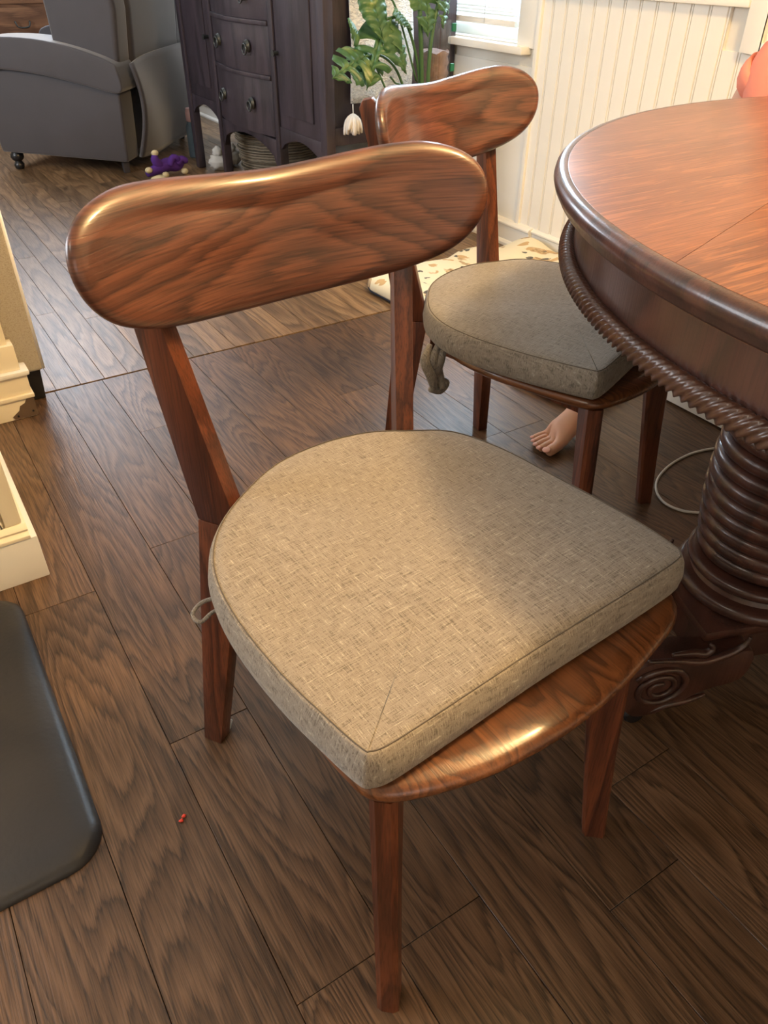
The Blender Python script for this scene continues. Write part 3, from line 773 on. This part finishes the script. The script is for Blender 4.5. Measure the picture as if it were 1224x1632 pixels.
toes = [(1.208, 1.288, .0155, 1.203), (1.230, 1.284, .0102, 1.2275), (1.246, 1.288, .0095, 1.2465), (1.2615, 1.296, .0088, 1.2645), (1.275, 1.307, .0082, 1.2805)]
for j, (yb, xt, rad, yt) in enumerate(toes):
    k0 = len(nd)
    xb = 1.338+.003*j
    nd.append(((xb, yb, .020), rad*1.15)); nd.append((((xb+xt)/2, (yb+yt)/2, .021), rad*.98)); nd.append(((xt, yt, .0145), rad*1.08))
    ed += [(12, k0), (k0, k0+1), (k0+1, k0+2)]
nd = [(rel((n[0][0], n[0][1]+(.07 if i < 7 or 13 < i < 29 else 0), n[0][2])),)+tuple(n[1:]) for i, n in enumerate(nd)]
body = skin_mesh('body', nd, ed, M['skin'], ch)
for (yb, xt, rad, yt) in toes:
    bm = bmesh.new(); bmesh.ops.create_uvsphere(bm, u_segments=10, v_segments=6, radius=1)
    for v_ in bm.verts: v_.co = Vector((v_.co.x*rad*.7, v_.co.y*rad*.75, v_.co.z*.003))
    me = bpy.data.meshes.new('toenail'); bm.to_mesh(me); bm.free()
    o = link('toenail', me, M['nail'], ch, 4); o.location = Vector((xt-.002, yt, .0125+rad*.95))-B0; o.rotation_euler = (0, -.35, 0)
# clothes
nd2 = [(rel((2.02, 1.16, .515)), .105, .125), (rel((2.03, 1.16, .62)), .105, .13), (rel((2.04, 1.17, .74)), .11, .145), (rel((2.04, 1.175, .85)), .095, .13), (rel((2.04, 1.175, .925)), .05),
       (rel((2.03, 1.265, .86)), .078), (rel((2.00, 1.285, .76)), .082), (rel((2.04, 1.055, .855)), .066), (rel((2.0, 1.02, .76)), .056)]
nd2 = [((n[0][0]-.01, n[0][1]+.075, n[0][2]),)+tuple(n[1:]) for n in nd2]
skin_mesh('shirt', nd2, [(0, 1), (1, 2), (2, 3), (3, 4), (3, 5), (5, 6), (3, 7), (7, 8)], M['salmon'], ch)
nd3 = [(rel((2.02, 1.16, .49)), .09, .115), (rel((1.96, 1.215, .47)), .078), (rel((1.80, 1.25, .465)), .07), (rel((1.975, 1.10, .47)), .078), (rel((1.91, .99, .46)), .07)]
nd3 = [((n[0][0], n[0][1]+.06, n[0][2]),)+tuple(n[1:]) for n in nd3]
skin_mesh('shorts', nd3, [(0, 1), (1, 2), (0, 3), (3, 4)], M['navy'], ch)
def blob(name, c, r, mat, parent, sub=3, seed=0, amp=0, f=1):
    bm = bmesh.new(); bmesh.ops.create_icosphere(bm, subdivisions=sub, radius=1)
    for v_ in bm.verts:
        k_ = 1+amp*(math.sin(v_.co.x*5*f+seed)+math.sin(v_.co.y*6*f+seed*2)+math.sin(v_.co.z*7*f+seed*3))/3
        v_.co = Vector((v_.co.x*r[0]*k_, v_.co.y*r[1]*k_, v_.co.z*r[2]*k_))+Vector(c)
    me = bpy.data.meshes.new(name); bm.to_mesh(me); bm.free(); return link(name, me, mat, parent, 4)
hc = Vector(rel((2.01, 1.245, 1.075)))
blob('head', hc, (.092, .078, .11), M['skin'], ch)
blob('hair', hc+Vector((.018, 0, .022)), (.096, .086, .104), M['hair'], ch, amp=.05, f=3)
blob('nose', hc+Vector((-.092, 0, -.012)), (.014, .010, .014), M['skin'], ch, 2)
for s in (-1, 1):
    blob('eye', hc+Vector((-.082, s*.03, .008)), (.008, .012, .008), M['black'], ch, 2)
    blob('ear', hc+Vector((.0, s*.082, -.01)), (.016, .008, .024), M['skin'], ch, 2)
blob('mouth', hc+Vector((-.085, 0, -.045)), (.007, .02, .005), M['nail'], ch, 2)

# ------------------------------------------------------------------ cable and crumbs on the floor
mb = MB(); mb.tube(spline([(1.78, .93, .004), (1.72, .985, .004), (1.66, 1.005, .004), (1.60, 1.008, .004), (1.53, .998, .004), (1.46, .972, .004), (1.415, .935, .004), (1.395, .893, .004), (1.402, .855, .004), (1.425, .828, .004), (1.48, .79, .004), (1.56, .75, .004)], 5, False), .0032, 7)
o = mb.build('charging_cable', M['cordm'], None, 4); tag(o, 'thin white cable looped on the floor beside the table pedestal', 'cable')
for i, (dx, dy) in enumerate(((0, 0), (.006, .005))):
    o = blob('red_crumb', (0, 0, 0), (.0038, .0028, .0025), M['redcrumb'], None, 2, i, .4)
    o.location = (.094+dx, .719+dy, .0026)
    tag(o, ['tiny red crumb on the floorboards, the one closer to the black mat', 'tiny red crumb on the floorboards, the one closer to the nearest chair'][i], 'crumb', 'red crumbs on the floor')

# ------------------------------------------------------------------ tall mahogany dresser against the right wall
dr = empty('tall_dresser', (2.02, 3.95, 0), 0, 'tall dark mahogany dresser on legs with bowed drawers and ring pulls', 'dresser')
DX = 1.70-2.02
def dp(y_): return y_-3.95
def dbox(name, x0, x1, y0_, y1_, z0_, z1_, mat=M['dresser'], par=None, bev=.004):
    mb = MB(); mb.box(x0, x1, dp(y0_), dp(y1_), z0_, z1_); return mb.build(name, mat, par or dr, bevel=bev)
dbox('carcass', DX+.02, .35, 3.13, 4.80, .40, 1.62)
dbox('dresser_top', DX-.03, .355, 3.115, 4.85, 1.62, 1.65)
# near end panel frame
dbox('end_rail', DX+.02, .35, 3.118, 3.131, .39, .46)
# posts/legs
for (yy, w_) in ((3.14, .07), (3.60, .055), (4.31, .055), (4.74, .07)):
    mb = MB(); mb.prism([(-w_/2, 0), (w_/2, 0), (w_/2, 1.62), (-w_/2, 1.62)], lambda a, z, yy=yy: (DX, dp(yy)+a*(.72+.28*min(1, z/.4)), z), lambda a, z, yy=yy: (DX+.045, dp(yy)+a*(.72+.28*min(1, z/.4)), z))
    mb.build('leg', M['dresser'], dr, bevel=.006)
for yy in (3.16, 4.74):
    mb = MB(); mb.box(.30, .345, dp(yy)-.03, dp(yy)+.03, 0, .41); mb.build('leg', M['dresser'], dr, bevel=.005)
# bow-front drawers between the middle posts
zs = [.335, .592, .805, .99, 1.17, 1.35, 1.60]
for a, b in zip(zs, zs[1:]):
    n_ = 12; pts = []
    for i in range(n_+1):
        t = i/n_; yy = 3.632+t*(4.278-3.632); pts.append((DX+.005-.045*math.sin(PI*t), dp(yy)))
    pts += [(DX+.05, dp(4.278)), (DX+.05, dp(3.632))]
    mb = MB(); mb.prism(pts, lambda x_, y_: (x_, y_, a+.010), lambda x_, y_: (x_, y_, b-.010)); dw = mb.build('drawer', M['dresser'], dr, bevel=.003)
    pts2 = [(x_-(.008 if i <= n_ else 0), y_) for i, (x_, y_) in enumerate(pts)]
    mb = MB(); mb.prism(pts2, lambda x_, y_: (x_, y_, b-.009), lambda x_, y_: (x_, y_, b+.009)); mb.build('drawer_rail', M['dresser'], dr, bevel=.004)
    for t in (.24, .76):
        yy = dp(3.632+t*.646); xx = DX-.045*math.sin(PI*t)-.002; zc = (a+b)/2+.01
        bm = MB(); bm.tube([(xx, yy, zc), (xx-.012, yy, zc)], [.027, .022], 14); pu = bm.build('pull', M['brass'], dw, .6)
        ringp = [(xx-.016, yy+.022*math.sin(q), zc-.012+.022*math.cos(q)) for q in [i*2*PI/16 for i in range(17)]]
        MB().tube(ringp, .0035, 6).build('ring', M['brass'], dw, 4)
# arched apron under the drawers
pts = [(3.625, .335), (3.625, .20)]+[(3.625+.66*(i/16), .225+.085*math.sin(PI*i/16)**.6) for i in range(1, 16)]+[(4.285, .20), (4.285, .335)]
mb = MB(); mb.prism(pts, lambda y_, z: (DX+.005, dp(y_), z), lambda y_, z: (DX+.03, dp(y_), z)); mb.build('apron', M['dresser'], dr, bevel=.002)
# doors on either side
for (ya, yb) in ((3.18, 3.570), (4.34, 4.70)):
    mb = MB(); mb.box(DX+.008, DX+.03, dp(ya), dp(yb), .40, 1.60); d_ = mb.build('door', M['dresser'], dr, bevel=.003)
    mb = MB(); mb.box(DX+.000, DX+.012, dp(ya)+.05, dp(yb)-.05, .46, 1.54); mb.build('door_panel', M['dresser'], d_, bevel=.006)
    yk = dp(yb)-.02 if ya < 4 else dp(ya)+.02
    mb = MB(); mb.tube([(DX+.01, yk, .70), (DX-.010, yk, .70), (DX-.020, yk, .70)], [.008, .010, .014], 12); mb.build('knob', M['brass'], d_, .7)
    pts = [(ya-.01, .40), (ya-.01, .30)]+[(ya-.01+(yb-ya+.02)*(i/10), .315+.05*math.sin(PI*i/10)) for i in range(1, 10)]+[(yb+.01, .30), (yb+.01, .40)]
    mb = MB(); mb.prism(pts, lambda y_, z: (DX+.008, dp(y_), z), lambda y_, z: (DX+.03, dp(y_), z)); mb.build('door_apron', M['dresser'], dr, bevel=.002)

# runner draped over the near end
def cloth(y0, name):
    n_, m_ = 26, 40; vs = []; fs = []
    x0, x1, z0, z1 = 1.815, 2.12, .552, 1.66
    for side in (0, 1):
        for i in range(n_+1):
            for j in range(m_+1):
                xx = x0+(x1-x0)*i/n_; z_ = z0+(z1-z0)*j/m_
                yy = y0+.006*math.sin(xx*38+z_*3)+.003*math.sin(z_*23)-(.004 if side else 0)
                vs.append((xx+.004*math.sin(z_*11), yy, z_))
    K = (n_+1)*(m_+1)
    for i in range(n_):
        for j in range(m_):
            a = i*(m_+1)+j; fs += [(a, a+1, a+m_+2, a+m_+1), (K+a, K+a+m_+1, K+a+m_+2, K+a+1)]
    for j in range(m_):
        a = j; fs.append((a, K+a, K+a+1, a+1)); a = n_*(m_+1)+j; fs.append((a, a+1, K+a+1, K+a))
    for i in range(n_):
        a = i*(m_+1); fs.append((a, a+m_+1, K+a+m_+1, K+a)); a += m_; fs.append((a, K+a, K+a+m_+1, a+m_+1))
    return vs, fs
rn = empty('table_runner', (1.97, 3.08, 1.66), 0, 'nubby white runner with a tassel hanging down the side of the dresser', 'runner')
vs, fs = cloth(3.095, 'runner'); vs = [(a-1.97, b-3.08, c-1.66) for a, b, c in vs]
MB().add(vs, fs).build('cloth', M['runner'], rn, 4)
mb = MB(); mb.box(-.155, .15, .02, .5, -.002, .006); mb.build('cloth_top', M['runner'], rn, bevel=.002)
for xx in (1.815, 2.118):
    base = Vector((xx-1.97, .004, .552-1.66)); mb = MB()
    mb.tube([base, base+Vector((0, -.002, -.045))], .0025, 6)
    for i in range(34):
        a = i*2.4; r_ = .020*math.sqrt((i+1)/34)
        tip = base+Vector((r_*2.1*math.cos(a), r_*1.8*math.sin(a), -.105-.012*math.sin(i*3)))
        mb.tube(spline([tuple(base+Vector((0, 0, -.035))), tuple(base+Vector((r_*1.5*math.cos(a), r_*1.4*math.sin(a), -.062))), tuple(tip)], 3, False), [.002, .005, .007, .008, .008, .007, .004], 5)
    mb.build('tassel', M['tassel'], rn, 4)

# things kept under the dresser
bk = empty('wicker_basket', (2.07, 4.38, 0), 0, 'wicker basket standing under the tall dresser', 'basket')
mb = MB(); mb.lathe([(0, .0), (.205, .0), (.225, .12), (.235, .225), (.222, .225), (.2, .03), (0, .03)], 30, cap=False)
mb.build('basket_body', M['wicker'], bk, .8)
for z_ in (.05, .10, .15, .20, .228):
    mb = MB(); r_ = .212+.03*z_/.23
    mb.tube([(r_*math.cos(a), r_*math.sin(a), z_) for a in [i*2*PI/30 for i in range(31)]], .007, 6); mb.build('rim' if z_ > .22 else 'weave_band', M['wicker'], bk, 4)
o = blob('folded_cloth', (0, 0, 0), (.15, .14, .05), M['bluecloth'], None, 3, 2, .25); o.location = (2.07, 4.38, .235); tag(o, 'blue-grey cloth bundled on top of the wicker basket', 'cloth')
o = empty('plastic_bottle', (1.80, 5.02, 0), 0, 'pale pink bottle standing beyond the dresser next to the recliner', 'bottle')
mb = MB(); mb.lathe([(0, 0), (.04, 0), (.042, .02), (.042, .17), (.03, .20)], 18); mb.build('bottle_body', M['bluecloth'], o, .7)
mb = MB(); mb.lathe([(.028, .20), (.034, .205), (.036, .25), (.03, .275), (0, .28)], 18); mb.build('cap', M['pink'], o, .7)
mb = MB()
blob_o = blob('cloth_bundle', (0, 0, 0), (.16, .10, .085), plain('pale_blue_cloth', (.42, .50, .55), .9, var=.25, scale=14), None, 4, 4, .18, 1.6); blob_o.location = (2.02, 3.62, .105)
tag(blob_o, 'pale blue cloth bundle on the floor under the dresser door', 'cloth')
# fluffy white toys on the floor by the dresser legs
for i, (x_, y_) in enumerate(((1.795, 4.62), (1.90, 4.69))):
    t = empty('fluffy_toy', (x_, y_, 0), .4*i, ['white fluffy toy on the floor between the dresser legs, nearer the recliner', 'white fluffy toy on the floor behind the bowed drawers'][i], 'toy', 'fluffy white toys')
    blob('body', (0, 0, .045), (.065, .05, .045), M['fluff'], t, 3, i+1, .22, 2.2)
    blob('head', (-.01, -.01, .10), (.03, .028, .032), M['fluff'], t, 3, i+4, .2, 2.2)
# purple toy
tp = empty('plush_dragon', (1.46, 4.62, 0), .2, 'purple and cream plush toy lying on the floor beside the recliner', 'toy')
mb = MB(); mb.tube(spline([(-.12, 0, .03), (-.05, 0, .05), (.03, .01, .06), (.08, 0, .05), (.13, .01, .075)], 5, False), [.015+.022*math.sin(PI*i/20) for i in range(21)], 10)
mb.build('body', M['purple'], tp, 4)
mb = MB(); mb.tube(spline([(-.03, 0, .06), (-.06, -.01, .10), (-.055, -.01, .13)], 5, False), [.028, .028, .027, .026, .025, .024, .022, .02, .018, .015, .01], 10); mb.build('neck', M['purple'], tp, 4)
for a in ((.05, -.02, .10), (.10, -.02, .085)):
    mb = MB(); mb.tube(spline([(a[0]-.03, a[1], .06), a, (a[0]+.035, a[1]-.005, a[2]-.02)], 4, False), [.02]*4+[.018]*4+[.01], 8); mb.build('limb', M['purple'], tp, 4)
for c in ((-.115, -.02, .055), (-.02, -.03, .018), (.11, -.025, .018), (-.055, -.01, .135)):
    blob('paw', c, (.022, .018, .017), M['cream_plush'], tp, 2)
o = blob('cream_toy', (0, 0, 0), (.045, .03, .02), M['cream_plush'], None, 3, 1, .15); o.location = (1.375, 4.50, .02); tag(o, 'small cream toy on the floor just left of the purple plush toy', 'toy')

# ------------------------------------------------------------------ monstera in a pot between dresser and window
pt = empty('monstera_plant', (1.98, 2.80, 0), 0, 'monstera plant with split variegated leaves and a clear bark-filled support tube', 'plant')
mb = MB(); mb.lathe([(0, .0), (.10, .0), (.125, .10), (.135, .22), (.142, .23), (.13, .235), (.12, .20), (0, .20)], 32, cap=False); mb.build('pot', M['terracotta'], pt, .7)
mb = MB(); mb.lathe([(0, .19), (.121, .19), (.121, .205), (0, .21)], 24, cap=False); mb.build('soil', M['bark'], pt)
tx, ty = .065, .03
mb = MB(); mb.lathe([(.058, .20), (.060, .20), (.060, .86), (.058, .86)], 28, (tx, ty), cap=False); tu = mb.build('support_tube', M['glass'], pt, .7)
mb = MB(); n_ = 24; vs = []; fs = []
rows_ = 30
for j in range(rows_+1):
    for i in range(n_):
        a = 2*PI*i/n_; r_ = .053+.004*math.sin(i*7.3+j*3.1); vs.append((tx+r_*math.cos(a), ty+r_*math.sin(a), .2+j*.555/rows_+.006*math.sin(i*5)*(j == rows_)))
fs = [(j*n_+i, j*n_+(i+1) % n_, (j+1)*n_+(i+1) % n_, (j+1)*n_+i) for j in range(rows_) for i in range(n_)]+[tuple(rows_*n_+i for i in range(n_))]
mb.add(vs, fs); mb.build('bark_fill', M['bark'], pt, 1)
for zc in (.835, .70): 
    mb = MB(); mb.box(tx+.048, tx+.066, ty-.045, ty-.035, zc-.014, zc+.014); mb.build('clip', M['greenclip'], pt, bevel=.003)
def leaf(base, tip, nrm, wid, droop, slits=4, seed=0, curl=.25):
    base, tip, nrm = Vector(base), Vector(tip), Vector(nrm).normalized()
    ax = tip-base; Ln = ax.length; ax.normalize(); sd = ax.cross(nrm).normalized(); nrm = sd.cross(ax).normalized()
    rows = 30; mb = MB(); rn_ = random.Random(seed)
    def width(t): return wid*(math.sin(PI*min(1, (t+.10)/1.1)**.62)**.75) if t < .99 else .001
    for s in (-1, 1):
        idx = {}
        for i in range(rows+1):
            t = i/rows; w_ = max(.001, width(t))
            cut = False
            for k_ in range(slits):
                tc_ = .22+.62*(k_+.5+(.12*s))/slits
                if abs(t-tc_) < .034: cut = True
            fr_ = [0, .18, .36, .55, .75, 1.0]
            for q, f_ in enumerate(fr_):
                if cut and q > 1: continue
                sw = f_*w_
                shift = .16*f_*f_*Ln        # veins sweep to the tip
                p = base+ax*(t*Ln*(1-.15*f_)+shift*.6)+sd*(s*sw)-nrm*(curl*sw*sw/wid+droop*(t**2)*Ln)+nrm*.004*math.sin(t*40+q)
                if t < .08: p -= ax*(.10*Ln*f_*(1-t/.08)*.7)
                idx[(i, q)] = len(mb.v); mb.v.append(tuple(p))
        for i in range(rows):
            for q in range(5):
                ks = [(i, q), (i+1, q), (i+1, q+1), (i, q+1)]
                if all(k_ in idx for k_ in ks): mb.f.append(tuple(idx[k_] for k_ in (ks if s > 0 else ks[::-1])))
    o = mb.build('leaf', M['leaf'], pt, 4, recalc=False)
    sm = o.modifiers.new('solid', 'SOLIDIFY'); sm.thickness = .0012
    return o
def petiole(pts, r_=.005):
    MB().tube(spline(pts, 6, False), r_, 7).build('stem', M['stem'], pt, 4)
O0 = Vector((1.98, 2.80, 0))
LV = [  # base, tip, normal (world), width, droop
    ((1.705, 2.80, .755), (1.535, 2.74, .715), (-.25, -.75, .65), .085, .12, 2, 1),
    ((1.79, 2.80, .86), (1.675, 2.74, .665), (-.45, -.8, .35), .09, .15, 3, 2),
    ((1.80, 2.79, .865), (1.865, 2.74, .70), (.25, -.85, .4), .06, .1, 1, 3),
    ((1.73, 2.82, .98), (1.765, 2.76, .80), (-.1, -.9, .3), .055, .05, 0, 4),
    ((1.975, 2.81, .99), (1.955, 2.74, .815), (.1, -.9, .35), .075, .08, 1, 5),
    ((2.07, 2.81, .98), (2.04, 2.76, .835), (.5, -.8, .25), .06, .08, 2, 6),
    ((1.74, 2.83, .76), (1.66, 2.79, .675), (-.2, -.6, .75), .075, .1, 2, 7),
    ((1.70, 2.84, .82), (1.625, 2.80, .865), (-.3, -.7, .6), .05, -.1, 1, 8),
    ((1.83, 2.80, .90), (1.90, 2.77, .84), (.2, -.5, .8), .04, .1, 0, 9)]
for b_, t_, n_, w_, d_, s_n, sd_ in LV: leaf(Vector(b_)-O0, Vector(t_)-O0, n_, w_, d_, s_n, sd_)
petiole([(-.02, .0, .2), (-.03, -.01, .5), (-.04, -.01, .7), (-.10, .0, .86), (-.19, 0, .87)], .0055)
petiole([(-.03, .01, .2), (-.06, 0, .5), (-.12, 0, .68), (-.19, .01, .75), (-.275, 0, .757)], .005)
petiole([(.0, -.01, .2), (-.02, -.02, .5), (-.035, -.02, .75), (-.045, -.01, .95), (-.02, .01, 1.0)], .009)
petiole([(.01, -.02, .2), (-.005, -.03, .5), (-.005, -.03, .72), (.02, -.02, .86), (.08, .01, .98)], .008)
petiole([(-.02, .01, .2), (-.10, .02, .5), (-.16, .02, .62), (-.235, .03, .76)], .004)
petiole([(-.03, .01, .2), (-.09, .0, .6), (-.13, .02, .66), (-.15, .02, .68)], .0035)
petiole([(-.04, .0, .66), (-.14, .02, .92), (-.25, .02, .98)], .004)

# ------------------------------------------------------------------ recliner
fv = Vector((-.775, .632, 0)); wv = Vector((.632, .775, 0))
rc = empty('recliner_chair', (1.28, 4.78, 0), 0, 'grey-brown suede recliner armchair seen from behind and the side', 'armchair')
def rp(a, w_, z): return tuple(fv*a+wv*w_+Vector((0, 0, z)))
side = [(-.02, .065), (.735, .10), (.76, .30), (.75, .50), (.60, .53), (.35, .50), (.12, .455), (-.04, .42)]
for w0, w1 in ((0, .17), (.93, 1.10)):
    mb = MB(); mb.prism(side, lambda a, z: rp(a, w0, z), lambda a, z: rp(a, w1, z)); mb.build('side_panel', M['leather'], rc, bevel=.015, bseg=3)
    arm = spline([(-.06, .425), (.12, .455), (.35, .50), (.60, .525), (.78, .50), (.82, .56), (.80, .64), (.62, .675), (.38, .672), (.16, .635), (-.03, .575), (-.065, .53)], 4)
    mb = MB(); mb.prism([tuple(p) for p in arm], lambda a, z: rp(a, w0-.035, z), lambda a, z: rp(a, w1+.02, z)); mb.build('arm', M['leather'], rc, bevel=.03, bseg=4)
mb = MB(); mb.prism([(0, .09), (.74, .12), (.76, .36), (0, .40)], lambda a, z: rp(a, .17, z), lambda a, z: rp(a, .93, z)); mb.build('base', M['leather'], rc, bevel=.02)
mb = MB(); mb.prism([(.0, .36), (.80, .36), (.82, .46), (.78, .50), (.05, .48)], lambda a, z: rp(a, .175, z), lambda a, z: rp(a, .925, z)); mb.build('seat_pad', M['leather'], rc, bevel=.04, bseg=4)
bk_ = [(.16, .42), (.22, .70), (.20, 1.25), (.02, 1.32), (-.06, 1.25), (-.09, .80), (-.06, .45)]
mb = MB(); mb.prism(bk_, lambda a, z: rp(a, .20, z), lambda a, z: rp(a, .96, z)); mb.build('backrest', M['leather'], rc, bevel=.04, bseg=4)
# wing at the near side of the backrest
mb = MB(); mb.prism([(.30, .60), (.32, 1.15), (.12, 1.25), (-.06, 1.2), (-.08, .8), (-.05, .54), (.10, .57)], lambda a, z: rp(a, .03, z), lambda a, z: rp(a, .20, z)); mb.build('wing', M['leather'], rc, bevel=.03, bseg=4)
mb = MB(); mb.prism([(.30, .60), (.32, 1.15), (.12, 1.25), (-.06, 1.2), (-.08, .8), (-.05, .54), (.10, .57)], lambda a, z: rp(a, .96, z), lambda a, z: rp(a, 1.10, z)); mb.build('wing', M['leather'], rc, bevel=.03, bseg=4)
# loose rear skirt
n_, m_ = 24, 16; vs = []; fs = []
for i in range(n_+1):
    for j in range(m_+1):
        u_ = i/n_; v_ = j/m_; w_ = .06+u_*(1.04+.02*v_); zb = .085-.03*math.sin(PI*u_)+.10*max(0, u_-.75)*4*.6; zt = .555+.03*math.sin(PI*u_*.9)
        out = -.075-.05*math.sin(PI*v_*.8)-.015*math.sin(u_*9+v_*3)
        vs.append(rp(out, w_, zb+(zt-zb)*v_))
fs = [(i*(m_+1)+j, i*(m_+1)+j+1, (i+1)*(m_+1)+j+1, (i+1)*(m_+1)+j) for i in range(n_) for j in range(m_)]
o = MB().add(vs, fs).build('rear_skirt', M['leather'], rc, 4); sm = o.modifiers.new('solid', 'SOLIDIFY'); sm.thickness = .018; sm.offset = 0
for (a, w_) in ((.68, .05), (.68, 1.03)):
    c = rp(a, w_, 0)
    mb = MB(); mb.lathe([(0, 0), (.022, 0), (.028, .01), (.03, .025), (.022, .036), (.018, .042), (.032, .052), (.038, .066), (.036, .082), (.028, .09), (.028, .105), (0, .105)], 20, (c[0], c[1]), cap=False); mb.build('leg', M['black'], rc, .9)
for (a, w_) in ((.02, .05), (.02, 1.03)):
    c = rp(a, w_, 0); mb = MB(); mb.prism([(-.02, -.02), (.02, -.02), (.02, .02), (-.02, .02)], lambda p, q: (c[0]+p*.8, c[1]+q*.8, 0), lambda p, q: (c[0]+p, c[1]+q, .09)); mb.build('leg', M['leather_d'], rc, bevel=.003)

# brown chest of drawers behind the recliner
cd = empty('chest_of_drawers', (1.25, 6.36, 0), 0, 'warm brown chest of drawers against the far wall behind the recliner', 'chest of drawers')
mb = MB(); mb.box(-.55, .45, -.04, .22, .08, 1.0); mb.build('carcass', M['chest'], cd, bevel=.004)
mb = MB(); mb.box(-.57, .47, -.06, .22, 1.0, 1.03); mb.build('chest_top', M['chest'], cd, bevel=.006)
for z0_, z1_ in ((.10, .32), (.33, .54), (.555, .735), (.755, .985)):
    for xa, xb in ((-.53, -.235), (-.225, .43)):
        mb = MB(); mb.box(xa, xb, -.056, -.04, z0_, z1_); dd = mb.build('drawer', M['chest'], cd, bevel=.004)
        for xc in ((xa+xb)/2,) if xb < 0 else (xa+.16, xb-.16):
            zc = (z0_+z1_)/2
            mb = MB(); mb.tube(spline([(xc-.045, -.060, zc+.012), (xc-.045, -.078, zc+.008), (xc-.03, -.082, zc-.018), (xc+.03, -.082, zc-.018), (xc+.045, -.078, zc+.008), (xc+.045, -.060, zc+.012)], 4, False), .005, 7); mb.build('handle', M['brass'], dd, 4)
for xa in (-.52, .40):
    for ya in (-.03, .18):
        mb = MB(); mb.box(xa-.02, xa+.03, ya-.01, ya+.03, 0, .085); mb.build('leg', M['chest'], cd, bevel=.003)
